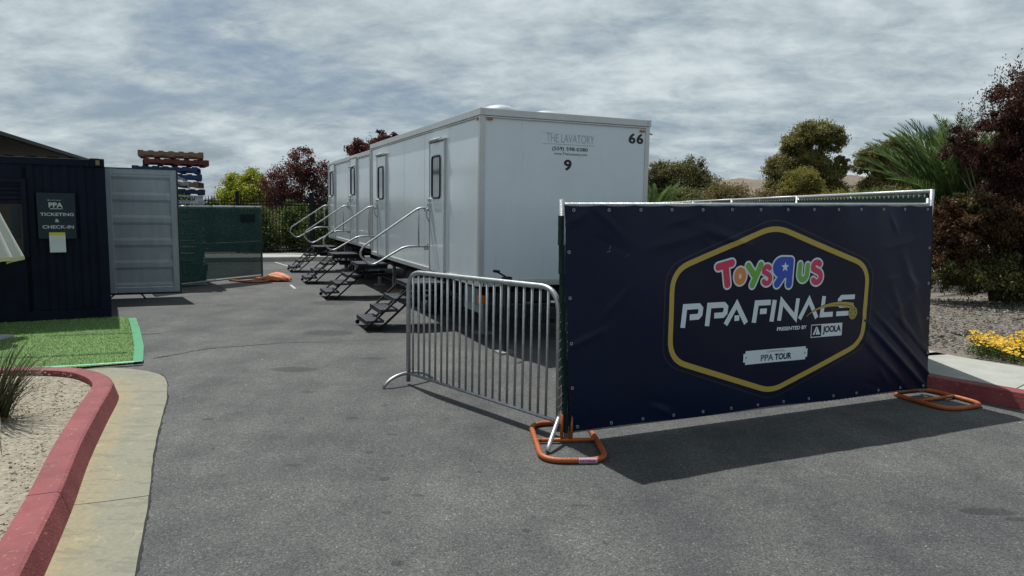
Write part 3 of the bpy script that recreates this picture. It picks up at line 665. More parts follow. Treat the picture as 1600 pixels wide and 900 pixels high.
def loop_base(name, loc, rz, w, d, label, group, sticker=False, rad=.17):
    t = thing(name, loc, rz, label, 'stand', group)
    loop = rounded([(-w/2,-d/2,.022),(w/2,-d/2,.022),(w/2,d/2,.022),(-w/2,d/2,.022)], rad, True, n=7)
    MB().tube(loop, .021, 12, True).build('loop_tube', m_orange, t, smooth=True)
    MB().tube([(-w/2,0,.024),(w/2,0,.024)], .016, 10).build('cross_bar', m_orange, t, smooth=True)
    for x in (-.035,.035) if sticker else (): MB().tube([(x,.0,.02),(x,.0,.22)], .014, 8).build('socket_pin', m_orange, t, smooth=True)
    if sticker:
        mb = MB(); n = 8
        for i in range(n+1):
            a = -math.pi*.35+math.pi*.75*i/n
            for x in (.02,.15): mb.v.append((x, -d/2-.0225*math.cos(a), .022+.0225*math.sin(a)))
        for i in range(n): mb.f.append((2*i,2*i+1,2*i+3,2*i+2))
        mb.build('sticker', mat('sticker_pink',(.55,.33,.42),.4), t, smooth=True, fix=False)
        text('NATIONAL', (.028,.018,.142,.034), lambda x, z, l: Vector((x, -d/2-math.sqrt(max(0,.0228**2-(z-.022)**2))-.001, z)), mat('sticker_ink',(.18,.02,.08),.4), t, 'lettering', bold=.04)
    return t
bf = thing('banner_fence', BL_, ang, 'temporary fence panel covered by the navy finals banner', 'fence')
LF = (BR_-BL_).length; TZ0, TZ1 = 1.775, 1.842
pm = m_whitepipe
MB().tube([(.0,.03,.03),(-.088,.03,1.815)], .019, 10).build('post', pm, bf, smooth=True)
MB().tube([(LF-.03,.03,.03),(LF-.155,.03,1.90)], .019, 10).build('post', pm, bf, smooth=True)
MB().tube([(-.085,.03,TZ0-.004),(LF-.15,.03,TZ1-.004)], .019, 10).build('top_rail', pm, bf, smooth=True)
MB().tube([(.0,.03,.085),(LF-.03,.03,.070)], .017, 10).build('bottom_rail', pm, bf, smooth=True)
ch_wire(bf, -.08, LF-.1, .09, 1.77, y=.03)
MB().box((LF/2-.04,.055,.92),(LF-.10,.004,1.62)).build('windscreen', m_patch, bf)
sl = MB()
for i in range(23): sl.box((-.020-.0035*i+.003*math.sin(i*2.1),.022,.12+i*.07),(.022,.05,.072))

for i in range(23): sl.box((LF-.012-.0045*i,.022,.12+i*.07),(.022,.05,.072))
sl.build('sleeve', m_patch, bf)
rc_ = random.Random(33); CREASE = []
while len(CREASE) < 34:
    cx_, cz_ = rc_.uniform(0,3.95), rc_.uniform(.1,1.78)
    if .85 < cx_ < 3.1 and .2 < cz_ < 1.5: continue
    CREASE.append((cx_, cz_, rc_.choice((-.7,-.4,.5,.8,-1.1,.3))+rc_.uniform(-.2,.2), rc_.uniform(.06,.22), rc_.uniform(-.007,.009)))
def wr(x, z):      # wrinkle depth of the vinyl (towards the camera is -y)
    d = .010*math.sin(x*1.9+.5)*math.sin(z*2.2) + .004*math.sin(x*5+z*4)
    e = max(0, (z-1.45)/.35)
    d += .016*e*abs(math.sin(x*math.pi/.62))**1.5*math.sin(x*3.1+1)*.9
    d += .020*math.exp(-((z-1.50+.28*(x-1.55))/.035)**2)*math.exp(-((x-1.45)/.30)**2)*.6
    d += .016*math.exp(-((z-1.52-.22*(x-.95))/.04)**2)*math.exp(-((x-.95)/.25)**2)*.6
    # diagonal tension folds at lower right
    for c0, a_, w_ in ((4.02,.021,.035),(4.22,.018,.03),(4.45,.015,.04),(3.80,.010,.04)):
        s_ = (x+z*1.25)-c0; fade = max(0, min(1,(x-2.75)/.6))*max(0, min(1,(1.05-z)/.4)); d += a_*fade*math.exp(-(s_/w_)**2)
    for c0, a_, w_ in ((1.80,.010,.03),(2.2,.008,.04)):
        s_ = (x*.35-z)+c0; fade = max(0, min(1,(x-2.4)/.6))*max(0, min(1,(z-1.1)/.3)); d += a_*fade*math.exp(-(s_/w_)**2)*.6
    for cx_, cz_, an, ln, am in CREASE:
        dx_, dz_ = x-cx_, z-cz_; al = dx_*math.cos(an)+dz_*math.sin(an); ac = -dx_*math.sin(an)+dz_*math.cos(an)
        if abs(al) < ln*2 and abs(ac) < .12: d += am*math.exp(-(al/ln)**2)*math.exp(-(ac/.024)**2)
    for cx_, cz_, sx_ in ((3.6,1.15,.05),(3.45,.9,.04),(3.72,.75,.05)):
        d += .010*math.exp(-((x-cx_+.5*(z-cz_))/sx_)**2)*math.exp(-((z-cz_)/.2)**2)
    return d
def bplace(x, z, l):   # (u,z) measured on the photo's banner plane -> local
    xx, zz = x*q_, 1.75+q_*(z-1.75); return Vector((xx, -.004-wr(xx, zz)-l, zz))
mb = MB(); NX, NZ = 200, 96; X0, X1 = 0.0, LF-.012
def xl(z): return .004-.050*z
def xr(z): return LF-.012-.064*z
for i in range(NX+1):
    for j in range(NZ+1):
        tx, tz = i/NX, j/NZ; x = X0+(X1-X0)*tx
        sc = abs(math.sin(tx*math.pi*13))*.012
        top = 1.772+(1.832-1.772)*tx-sc; bot = .088-.018*tx+.006*math.sin(x*4)
        z = bot+(top-bot)*tz; x2 = xl(z)+(xr(z)-xl(z))*tx+(.005*math.sin(z*9) if i in (0, NX) else 0); x = x2
        mb.v.append((x2, -.004-wr(x, z), z))
for i in range(NX):
    for j in range(NZ): a_ = i*(NZ+1)+j; mb.f.append((a_, a_+NZ+1, a_+NZ+2, a_+1))
m_ban = mat('navy_vinyl', (.0045,.0095,.033), .33, var=.12, vscale=2, bump=.16, bscale=9, spec=.22, detail=5)
ban = mb.build('banner', m_ban, bf, smooth=True, fix=False)
ring = MB().tube([(.010*math.cos(a*math.pi/5),0,.010*math.sin(a*math.pi/5)) for a in range(10)], .0032, 5, True).mesh('grommet', m_galv, True)
for i in range(14):
    t_ = (i+.15)/13.3
    for z in (1.772+.06*t_-.035, .088-.018*t_+.035):
        x = xl(z)+.03+(xr(z)-xl(z)-.06)*t_; o = obj('grommet', ring, ban); o.location = (x, -.008-wr(x, z), z)
for j in range(1, 5):
    z = .09+1.68*j/5
    for x in (xl(z)+.03, xr(z)-.03): o = obj('grommet', ring, ban); o.location = (x, -.008-wr(x, z), z)
for i in range(26):      # white zip ties round the lower rail
    x = 2.6+i*.052; MB().tube([(x,.008,.06),(x+.02,.008,.10),(x+.02,.05,.10),(x,.05,.06)], .0035, 4, True).build('cable_tie', pm, bf)
# print on the vinyl
m_gold = mat('gold_print', (.46,.33,.06), .45); m_hexin = mat('dark_navy_print', (.0036,.0072,.026), .33, spec=.22, bump=.16, bscale=9, detail=5); m_hexo = mat('navy_shadow_print', (.005,.007,.018), .4)
def hexa(g):
    cx, x0, x1, zt, zb, zu, zl = 1.985, .87, 3.105, 1.655, .165, 1.28, .545
    return rounded([(cx-.05,zt-g*1.08,0),(x1-g,zu-g*.45,0),(x1-g,zl+g*.45,0),(cx+.02,zb+g*1.08,0),(x0+g,zl+g*.45,0),(x0+g,zu-g*.45,0)], [.16,.17,.17,.13,.17,.17], True, n=7)
def fine_fill(poly, place, m, parent, name, lift, st=.06):
    """grid-fill of a 2-D polygon so that print follows the cloth"""
    me_v = []; mb = MB(); P = [(p[0], p[1]) for p in poly]; ys = [p[1] for p in P]; y0, y1 = min(ys), max(ys); n = int((y1-y0)/st)+1; rows = []
    for j in range(n+1):
        y = y0+(y1-y0)*(j+.0)/n; y = min(max(y, y0+1e-4), y1-1e-4); xs_ = []
        for i in range(len(P)):
            a, b = P[i-1], P[i]
            if (a[1] > y) != (b[1] > y): xs_.append(a[0]+(b[0]-a[0])*(y-a[1])/(b[1]-a[1]))
        rows.append((y, min(xs_), max(xs_)))
    kx = 34
    for y, a, b in rows:
        for i in range(kx+1): mb.v.append(tuple(place(a+(b-a)*i/kx, y, lift)))
    for j in range(n):
        for i in range(kx): q = j*(kx+1)+i; mb.f.append((q, q+1, q+kx+2, q+kx+1))
    return mb.build(name, m, parent, smooth=True, fix=False)
fine_fill(hexa(.052), bplace, m_hexin, ban, 'hexagon_field', .0012)
def dens(P, st=.06):
    out = []
    for i in range(len(P)):
        a, b = Vector(P[i-1]), Vector(P[i]); k = max(1, int((b-a).length/st))
        out += [a.lerp(b, t/k) for t in range(k)]
    return out
print_quads(ribbon(dens(hexa(.024)), .046, True), bplace, m_gold, ban, 'gold_hexagon', .003)
print_quads(ribbon(dens(hexa(-.045)), .014, True), bplace, m_hexo, ban, 'hexagon_outline', .002)
# TOYS R US, chunky letters: rounded strokes
cR = mat('magenta_print', (.62,.035,.105), .45); cO = mat('orange_print', (.72,.24,.05), .45); cG = mat('green_print', (.14,.42,.05), .45); cB = mat('blue_print', (.015,.07,.45), .45)
def stroke_mesh(paths, w, lift, m, name, z_step=.00025):
    mb = MB(); k = 0
    for path, ww in paths:
        P = [Vector(p).to_2d() for p in path]; l = lift+k*z_step; k += 1
        closed = (P[0]-P[-1]).length < 1e-6
        if closed: P = P[:-1]
        for q in ribbon(P, w+ww, closed): mb.poly([bplace(p.x, p.y, l) for p in q])
        if not closed:
            for p, d in ((P[0], P[0]-P[1]), (P[-1], P[-1]-P[-2])):
                a0 = math.atan2(d.y, d.x)-math.pi/2; mb.poly([bplace(p.x+(w+ww)/2*math.cos(a0+math.pi*i/8), p.y+(w+ww)/2*math.sin(a0+math.pi*i/8), l) for i in range(9)])
    return mb.build(name, m, ban, fix=False)
def xf(path, cx, cz, s_, rot=0):
    c, s2 = math.cos(rot), math.sin(rot); return [(cx+s_*(x*c-y*s2), cz+s_*(x*s2+y*c)) for x, y in path]
def arc(cx, cy, rx, ry, a0, a1, n=16): return [(cx+rx*math.cos(math.radians(a0+(a1-a0)*i/n)), cy+ry*math.sin(math.radians(a0+(a1-a0)*i/n))) for i in range(n+1)]
Sp = arc(0,.26,.24,.22,30,200,12)+arc(0,-.24,.27,.27,70,-150,14)
LETT = [
 ([ [(-.36,.40),(.36,.46)], [(.02,.36),(.06,-.42)] ], 1.432,1.226,.195,.14,cR,.062),
 ([ arc(0,0,.26,.33,0,360,24) ], 1.585,1.213,.150,0,cO,.048),
 ([ [(-.34,.42),(.04,.0)], [(.42,.48),(.0,-.50)] ], 1.722,1.222,.178,-.03,cG,.054),
 ([ Sp ], 1.872,1.218,.145,.05,cR,.044),
 ([ arc(0,0,.2,.2,0,1,1) ], 0,0,0,0,None,0),
 ([ [(-.30,.45),(-.30,0)]+arc(0,-.08,.30,.34,180,360,14)+[(.30,.42)] ], 2.292,1.228,.150,-.05,cG,.050),
 ([ Sp ], 2.452,1.228,.180,.10,cR,.052)]
k = 0
for paths, cx, cz, s_, rot, c, w in LETT:
    if c is None: continue
    pp = [(xf(p, cx, cz, s_, rot), 0) for p in paths]
    stroke_mesh(pp, w+.030, .0045+.0001*k, m_letter, 'letter_outline'); stroke_mesh(pp, w, .0062+.0001*k, c, 'letter'); k += 1
# reversed R with star
Rp = [ [(.46,.60),(.46,-.60)], [(.46,.60),(-.10,.60)]+arc(-.10,.27,.42,.33,90,270,14)+[(.46,-.06)], [(.02,-.08),(-.36,-.58)] ]
pp = [(xf(p, 2.055, 1.232, .168, -.03), 0) for p in Rp]
stroke_mesh(pp, .070+.030, .0050, m_letter, 'letter_outline'); stroke_mesh(pp, .070, .0068, cB, 'letter')
stroke_mesh([(xf([(-.22,.27),(.35,.27)], 2.055,1.232,.168,-.03), 0)], .085, .0067, cB, 'letter')
star = [(2.072+.046*(1 if i % 2 == 0 else .42)*math.sin(i*math.pi/5), 1.280+.046*(1 if i % 2 == 0 else .42)*math.cos(i*math.pi/5)) for i in range(10)]
mb = MB()
for i in range(10): mb.poly([bplace(2.072,1.280,.0080), bplace(*star[i],.0080), bplace(*star[(i+1) % 10],.0080)])
mb.build('star', m_letter, ban, fix=False)
# PPA FINALS: squared italic strokes
def italic(paths, x0, z0, w, h, sw, sl=.105, lift=.0045):
    qs = []
    for p in paths:
        pts = [(x0+x*w+sl*(y*h)*1.0, z0+y*h) for x, y in p]; qs += ribbon(pts, sw)
    print_quads(qs, bplace, m_letter, ban, 'lettering', lift)
h_, sw_ = .196, .047
lz = .806+sw_/2; hh = h_-sw_
Pg = [[(0,-.13),(0,1),(.86,1),(1,.86),(1,.55),(.88,.42),(.36,.42)]]
italic(Pg, 1.012, lz, .165, hh, sw_); italic(Pg, 1.262, lz, .180, hh, sw_)
italic([[(-.02,-.13),(.50,1.0),(1.02,-.13)],[(.42,.20),(.66,.20)]], 1.462, lz, .215, hh, sw_, 0)
italic([[(0,-.13),(0,1),(1.12,1)],[(.36,.50),(.90,.50)]], 1.768, lz, .138, hh, sw_)
italic([[(0,-.13),(0,1.13)]], 1.963, lz, .1, hh, sw_)
italic([[(0,-.13),(0,1.02),(.86,-.02),(.86,1.13)]], 2.048, lz+.003, .215, hh, sw_-.004)
italic([[(0,-.13),(.50,1.0),(1,-.13)]], 2.282, lz+.006, .208, hh, sw_-.004, 0)
italic([[(0,1.13),(0,0),(1.1,0)]], 2.548, lz+.011, .125, hh, sw_-.002)
italic([[(1.1,1),(.14,1),(0,.85),(0,.58),(.12,.50),(.88,.50),(1,.40),(1,.12),(.88,0),(-.10,0)]], 2.745, lz+.012, .165, hh, sw_-.004)
def swoosh(off, wid, c, l, name):
    ctr = [(2.36+.57*t, .835+.112*math.sin(math.pi*(t**.8)*.62)+off*t-.03*t*t) for t in [i/18 for i in range(19)]]; qs = []
    for i in range(18):
        a, b = Vector(ctr[i]), Vector(ctr[i+1]); wa, wb_ = wid*(.15+i/18), wid*(.15+(i+1)/18); n = Vector((-(b-a).y, (b-a).x)).normalized(); qs.append((a+n*wa/2, b+n*wb_/2, b-n*wb_/2, a-n*wa/2))
    print_quads(qs, bplace, c, ban, name, l)
swoosh(.0, .056, m_hexin, .0055, 'comet_tail_shadow'); swoosh(.010, .026, m_gold, .0065, 'comet_tail'); swoosh(-.022, .018, m_gold, .0066, 'comet_tail')
bc = (2.930,.842); mb = MB(); mb.poly([bplace(bc[0]+.052*math.cos(a*math.pi/12), bc[1]+.060*math.sin(a*math.pi/12), .0078) for a in range(24)]); mb.build('pickleball', mat('ball_print',(.33,.27,.05),.45), ban, fix=False)
mb = MB()
for i in range(7):
    a = i*math.pi/3; rr_ = 0 if i == 6 else .030; cx, cz = bc[0]+rr_*math.cos(a), bc[1]+rr_*1.15*math.sin(a); mb.poly([bplace(cx+.006*math.cos(b*math.pi/4), cz+.007*math.sin(b*math.pi/4), .0086) for b in range(8)])
mb.build('ball_holes', m_hexin, ban, fix=False)
text('PRESENTED BY', (2.030,.724,2.375,.757), bplace, m_letter, ban, bold=.03, lift=.0045)
def rect(x0, z0, x1, z1): return ((x0,z1),(x1,z1),(x1,z0),(x0,z0))
def rects(*R4):
    out = []
    for x0, z0, x1, z1 in R4:
        k = max(1, int((x1-x0)/.04)); out += [rect(x0+(x1-x0)*i/k, z0, x0+(x1-x0)*(i+1)/k, z1) for i in range(k)]
    return out
print_quads(rects((2.555,.640,2.812,.757),(2.428,.640,2.555,.647),(2.428,.750,2.555,.757),(2.428,.647,2.436,.750)), bplace, m_letter, ban, 'logo_plate', .0045)
text('JOOLA', (2.572,.660,2.797,.738), bplace, m_hexin, ban, bold=.035, lift=.0062, space=.95)
print_quads([((2.452,.665),(2.487,.735),(2.505,.735),(2.475,.665)),((2.490,.665),(2.505,.735),(2.545,.665),(2.530,.665))], bplace, m_letter, ban, 'logo_mark', .0045)
plate = []
x0, z0, x1, z1, c_ = 1.672,.450,2.400,.568,.022
pl = [(x0+c_,z1),(x1-c_,z1),(x1-c_,z1-c_),(x1,z1-c_),(x1,z0+c_),(x1-c_,z0+c_),(x1-c_,z0),(x0+c_,z0),(x0+c_,z0+c_),(x0,z0+c_),(x0,z1-c_),(x0+c_,z1-c_)]
print_quads(rects((x0+c_,z0,x1-c_,z1),(x0,z0+c_,x0+c_,z1-c_),(x1-c_,z0+c_,x1,z1-c_)), bplace, m_letter, ban, 'tour_plate', .0045)
text('CARVANA', (1.935,.541,2.135,.557), bplace, m_grey, ban, bold=.01, lift=.0060)
text('PPA', (1.868,.468,2.010,.524), bplace, mat('slate_print',(.10,.12,.15),.5), ban, bold=.025, lift=.0060); text('TOUR', (2.025,.468,2.215,.524), bplace, m_hexin, ban, bold=.035, lift=.0060)
for x in (x0+.03, x1-.03): print_quads([rect(x-.006,.503,x+.006,.515)], bplace, m_hexin, ban, 'rivet_print', .0060)
for x, z, a in ((.30,1.43,.3),(.47,1.40,.6),(.31,1.46,1.2)):
    print_quads([tuple((x+.016*t*math.cos(a)+s2*.002, z+.016*t*math.sin(a)+s2*.002) for t, s2 in ((-1,1),(1,1),(1,-1),(-1,-1)))], bplace, m_grey, ban, 'scuff', .003)
loop_base('loop_stand', (.425,5.165,0), math.atan2(-.10,.40)+.32, .46, .86, 'orange loop stand with sticker under the left end of the banner', 'orange loop stands', True)
loop_base('loop_stand', (4.02,6.555,0), ang-.05, .50, .62, 'orange loop stand under the right end of the banner by kerb', 'orange loop stands')

# fence running back along the trailers on the kerb side
prev = Vector((4.055,6.95,.15)); drn = Vector((.0426,1,0)).normalized()
G2 = 'screened fence panels running back behind the banner'
for i in range(6):
    a = prev+drn*(3.70*i); L2 = 3.62
    t = thing('screened_fence', a, math.atan2(drn.y, drn.x), ['nearest', 'second', 'third', 'fourth', 'fifth', 'farthest'][i]+' screened fence panel running back from the banner corner', 'fence', G2)
    zt = 1.84
    for x in (0, L2): MB().tube([(x,0,0),(x,0,zt)], .021, 8).build('post', pm, t, smooth=True)
    MB().tube([(0,0,zt-.018),(L2,0,zt-.018)], .021, 8).build('top_rail', pm, t, smooth=True)
    MB().tube([(0,0,.08),(L2,0,.08)], .019, 8).build('bottom_rail', pm, t, smooth=True)
    MB().tube([(L2/2,0,.08),(L2/2,0,zt-.02)], .016, 8).build('mid_post', pm, t, smooth=True)
    if i < 3: ch_wire(t, 0, L2, .08, zt-.03, m=m_link, r=.003)
    MB().box((L2/2,-.024,.93),(L2-.04,.003,1.68)).box((L2/2,.024,.93),(L2-.04,.003,1.70)).build('screen', m_patch, t)
    for q in range(34 if i < 2 else 0): MB().box((.08+q*.104,.028,zt-.062),(.012,.006,.03),Matrix.Rotation(.5,3,'Y')).build('cable_tie', pm, t)

# ------------------------------------------------------------------ navy container office
CO = Vector((-6.0,10.53,0)); cu_ = Vector((.868,.496,0)).normalized(); ca = math.atan2(cu_.y, cu_.x)
ct = thing('shipping_container', CO, ca, 'navy shipping container used as ticket office on left', 'container')
LC, DC, HC = 6.06, 2.44, 2.35      # local: x from 0 (right corner) to -LC, y = depth
def corr(mb, x0, x1, z0, z1, y, dpt=.036, pitch=.278, axis='x'):
    x = x0; pts = []
    while x < x1-.001:
        for dx, dd in ((0,0),(.07,0),(.104,dpt),(.174,dpt),(.208,0)):
            if x+dx < x1: pts.append((x+dx, dd))
        x += pitch*.75
    pts.append((x1, 0)); n = len(mb.v)
    for a, d in pts:
        for z in (z0, z1): mb.v.append((a, y+d, z) if axis == 'x' else (y-d, a, z))
    for i in range(len(pts)-1): mb.f.append((n+2*i, n+2*i+2, n+2*i+3, n+2*i+1))
wx0, wx1, wz0, wz1 = -2.75, -1.03, .98, 1.99
mb = MB(); corr(mb, -.96, -.10, .16, HC-.10, .02, dpt=.022); corr(mb, -LC+.1, wx0-.06, .16, HC-.10, .02)
mb.box(((wx0+wx1)/2, .035, (.16+wz0)/2-.03), (wx1-wx0+.2, .02, wz0-.16-.02)); mb.box(((wx0+wx1)/2, .035, (HC-.10+wz1)/2+.02), (wx1-wx0+.2, .02, HC-.10-wz1-.05)); mb.box((wx1+.04,.035,HC/2),(.06,.02,HC-.3)).box((wx0-.04,.035,HC/2),(.06,.02,HC-.3)); mb.build('side_wall', m_navy, ct)
mb = MB(); corr(mb, .1, DC-.1, .16, HC-.1, -.02, axis='y'); corr(mb, .1, DC-.1, .16, HC-.1, -LC+.06, axis='y'); mb.box((-LC/2, DC-.03, HC/2), (LC-.1,.02,HC-.2)); mb.build('end_wall', m_navy, ct)
mb = MB(); mb.box((-LC/2,.03,HC-.06),(LC-.25,.06,.10)).box((-LC/2,.03,.08),(LC-.25,.07,.15)).box((-LC/2,DC-.03,HC-.06),(LC-.25,.06,.10)).box((-LC/2,DC-.03,.08),(LC-.25,.07,.15))
for x in (-.03,-LC+.03): mb.box((x,DC/2,HC-.06),(.06,DC-.25,.10)).box((x,DC/2,.08),(.07,DC-.25,.15))
mb.build('frame_rail', m_navy, ct, bevel=.006)
for x in (-.06,-LC+.06):
    for y in (.055, DC-.055): 
        MB().box((x, y, HC/2), (.13 if y < 1 else .12, .12, HC-.24)).build('corner_post', m_navy, ct, bevel=.008)
        for z in (.06, HC-.055): MB().box((x-(.03 if x > -1 else -.03), y+.005, z), (.178,.162,.118)).build('corner_casting', m_navy, ct, bevel=.008)
MB().box((-.085,-.028,HC-.055),(.05,.006,.07)).build('casting_hole', mat('brass_rust',(.22,.15,.05),.7), ct)
mb = MB(); pts = []; x = -LC+.12
while x < -.15: pts += [(x,0),(x+.05,.022),(x+.15,.022),(x+.20,0)]; x += .26
n = 0
for a, d in pts:
    for y in (.07, DC-.07): mb.v.append((a, y, HC-.010+d))
for i in range(len(pts)-1): mb.f.append((2*i,2*i+2,2*i+3,2*i+1))
mb.build('roof', m_creamcap, ct)
# service window with roller shutter
wf = MB().box(((wx0+wx1)/2,.0,wz1+.02),(wx1-wx0+.12,.07,.05)).box(((wx0+wx1)/2,.0,wz0-.02),(wx1-wx0+.12,.09,.05)).box((wx0-.03,.0,(wz0+wz1)/2),(.06,.07,wz1-wz0)).box((wx1+.03,.0,(wz0+wz1)/2),(.06,.07,wz1-wz0)).build('window', m_navy, ct)
for k in range(5): MB().box(((wx0+wx1)/2,.03,wz1-.03-k*.062),(wx1-wx0-.01,.018,.054)).build('shutter_slat', m_navy, wf)
MB().box(((wx0+wx1)/2,.07,(wz0+wz1)/2-.15),(wx1-wx0,.008,wz1-wz0-.3)).build('pane', mat('dark_glass', (.015,.017,.018), .25, spec=.3), wf)
MB().box((wx1-.09,.055,1.42),(.10,.01,.44)).build('window_jamb', m_sign, wf)
# sign
def sp(x, z, l): return Vector((x, -.028-l, z))
sg = MB().box((-.622,-.010,1.522),(.462,.030,.650)).build('sign_board', m_sign, ct)
text('PPA', (-.712,1.640,-.542,1.712), sp, m_letter2, sg, bold=.03)
text('CARVANA', (-.700,1.738,-.560,1.750), sp, m_letter2, sg, bold=.01); print_quads([rect(-.720,1.736,-.708,1.750)], sp, m_letter2, sg, 'logo_mark', 0)
print_quads([rect(-.700,1.618,-.545,1.627)], sp, m_letter2, sg, 'underline', 0)
text('TICKETING', (-.820,1.520,-.412,1.566), sp, m_letter2, sg, bold=.02); text('&', (-.645,1.432,-.595,1.478), sp, m_letter2, sg, bold=.03); text('CHECK-IN', (-.800,1.340,-.420,1.388), sp, m_letter2, sg, bold=.02)
pp_ = MB().box((-.628,-.030,1.143),(.196,.004,.285)).build('notice', m_paper, ct)
def sp2(x, z, l): return Vector((x, -.0335-l, z))
print_quads([rect(-.726,1.243,-.530,1.285)], sp2, m_yel, pp_, 'notice_header', 0)
print_quads([rect(-.70,z,-.56,z+.004) for z in (1.21,1.19,1.17,1.15,1.13)], sp2, m_letter2, pp_, 'notice_lines', 0)
# open door leaf: grey inner side with pressed ribs, hinged at the rear corner
dw = Vector((-7.20,12.62,0)); de = Vector((-6.15,13.08,0)); dd = (de-dw); DL = dd.length
dl = bpy.data.objects.new('container_door', None); COL.objects.link(dl); dl.parent = ct
dl.matrix_parent_inverse = Matrix(); Mw = Matrix.Translation(CO) @ Matrix.Rotation(ca, 4, 'Z')
dl.matrix_local = Mw.inverted() @ (Matrix.Translation(dw) @ Matrix.Rotation(math.atan2(dd.y, dd.x), 4, 'Z'))
zd0, zd1 = .10, 2.32
mb = MB(); mb.box((.05,0,(zd0+zd1)/2),(.10,.05,zd1-zd0)).box((DL-.055,0,(zd0+zd1)/2),(.11,.05,zd1-zd0)).box((DL/2,0,zd1-.05),(DL-.21,.05,.10)).box((DL/2,0,zd0+.05),(DL-.21,.05,.10)); mb.build('door_frame', m_cgrey, dl, bevel=.006)
mb = MB(); prof = [(zd0+.1,0)]; z = zd0+.1+.10
k = 0
H5 = (zd1-zd0-.2)/5
for k in range(5):
    zb_ = zd0+.1+k*H5; prof += [(zb_+.04,0.0),(zb_+.09,.024),(zb_+H5-.09,.024),(zb_+H5-.04,0.0)]
prof.append((zd1-.1,0)); n = 0
for z, d in prof: mb.v += [(.10,-.02+d,z),(DL-.11,-.02+d,z)]
for i in range(len(prof)-1): mb.f.append((2*i,2*i+1,2*i+3,2*i+2))
mb.build('door_panel', m_cgrey, dl)
mb = MB(); mb.box((DL+.012,0,(zd0+zd1)/2),(.022,.07,zd1-zd0+.04)).box((DL/2,0,zd0-.016),(DL+.04,.07,.03)).box((DL/2,0,zd1+.008),(DL+.04,.07,.014)); mb.build('door_gasket', m_gasket, dl)
for x in (.15,): 
    for z in (.3,1.1,1.9): MB().box((-.01,.03,z),(.06,.06,.14)).build('hinge', m_cgrey, dl)
for z in (.92,.78,1.25): MB().box((DL*.70 if z<1.2 else DL*.8,-.001+.012,z),(.018,.012,.012)).build('bolt', m_black, dl)
tag(MB().tube(rounded([(-7.0,12.3,.07),(-6.95,12.35,.13),(-6.6,12.55,.12),(-6.5,12.5,.03)],.06), .014, 6).tube([(-7.02,12.3,.0),(-7.02,12.3,.09)],.022,8).build('cable_stand', m_black, None), 'short black cable lying under the grey container door', 'cable')

# ------------------------------------------------------------------ dark roofed building at far left
Pa = Vector((-13.2,18.0,0)); Pb = Vector((-17.0,27.5,0)); pdv = (Pb-Pa).normalized(); pn = Vector((-pdv.y, pdv.x, 0))     # pn points away (left/back)
if pn.x > 0: pn = -pn
bl = thing('building', Pa, math.atan2(pdv.y, pdv.x), 'building with deep black eaves behind the navy container', 'building')
Lb2 = (Pb-Pa).length+4; sgn = 1
MB().prism([(-14,0,3.36),(Lb2,0,3.36),(Lb2,0,3.48),(-14,0,3.48)], (0,.03,0)).prism([(-14,.03,3.36),(-14,12,3.9),(-14,12,4.1),(-14,.03,3.48)], (14+Lb2,0,0)).build('roof', m_soffit, bl)
MB().box(((Lb2-14)/2,-.05,3.47),(14+Lb2,.10,.10)).build('rain_gutter', m_black, bl)
MB().box(((Lb2-14)/2,9.5,1.7),(13+Lb2,4.0,3.4)).build('wall', m_stucco, bl)
for k in range(-3,3):
    w_ = MB().box((k*3.0+1,7.49,1.7),(1.4,.06,1.2)).build('window', m_black, bl); MB().box((k*3.0+1,7.45,1.7),(1.25,.02,1.05)).build('pane', m_glass, w_)

# ------------------------------------------------------------------ green screened panel
ga = Vector((-7.05,13.72,0)); gb = Vector((-5.765,16.30,0)); gd = (gb-ga); GL = gd.length
gf = thing('screened_fence', ga, math.atan2(gd.y, gd.x), 'chain link panel with green screen beside the grey container door', 'fence')
ZT = 1.68
for x in (0, GL): MB().tube([(x,0,.0),(x,0,ZT+.01)], .021, 8).build('post', m_link, gf, smooth=True)
MB().tube([(0,0,ZT-.02),(GL,0,ZT-.02)], .023, 8).build('top_rail', pm, gf, smooth=True)
MB().tube([(0,0,.09),(GL,0,.09)], .019, 8).build('bottom_rail', pm, gf, smooth=True)
MB().tube([(0,.0,.88),(GL,.0,.88)], .014, 8).build('mid_rail', pm, gf, smooth=True)
ch_wire(gf, 0, GL, .09, ZT-.03, r=.0022, y=-.036, m=mat('coated_wire', (.010,.030,.027), .6))
mb = MB(); nx_, nz_ = 40, 16
for i in range(nx_+1):
    for j in range(nz_+1):
        x = GL*i/nx_; z = .13+(ZT-.17)*j/nz_; mb.v.append((x, -.026+.006*math.sin(x*5+z*2)+.003*math.sin(x*13), z))
for i in range(nx_):
    for j in range(nz_): a_ = i*(nz_+1)+j; mb.f.append((a_, a_+nz_+1, a_+nz_+2, a_+1))
scn = mb.build('screen', m_screen, gf, smooth=True, fix=False)
MB().box((GL-.42,-.040,ZT-.27),(.42,.004,.18)).build('patch', m_patch, gf)
MB().box((.62,-.042,1.0),(.05,.006,.12)).build('tag', m_paper, gf)
for k in range(5): MB().tube([(.3+k*.6,-.035,ZT-.045),(.3+k*.6,-.04,ZT-.01),(.3+k*.6,.03,ZT+.006)], .005, 5).build('cable_tie', m_patch, gf)
loop_base('loop_stand', (-5.86,16.0,0), math.atan2(gd.y, gd.x), .70, .9, 'orange loop stand under the green screened fence', 'orange loop stands')
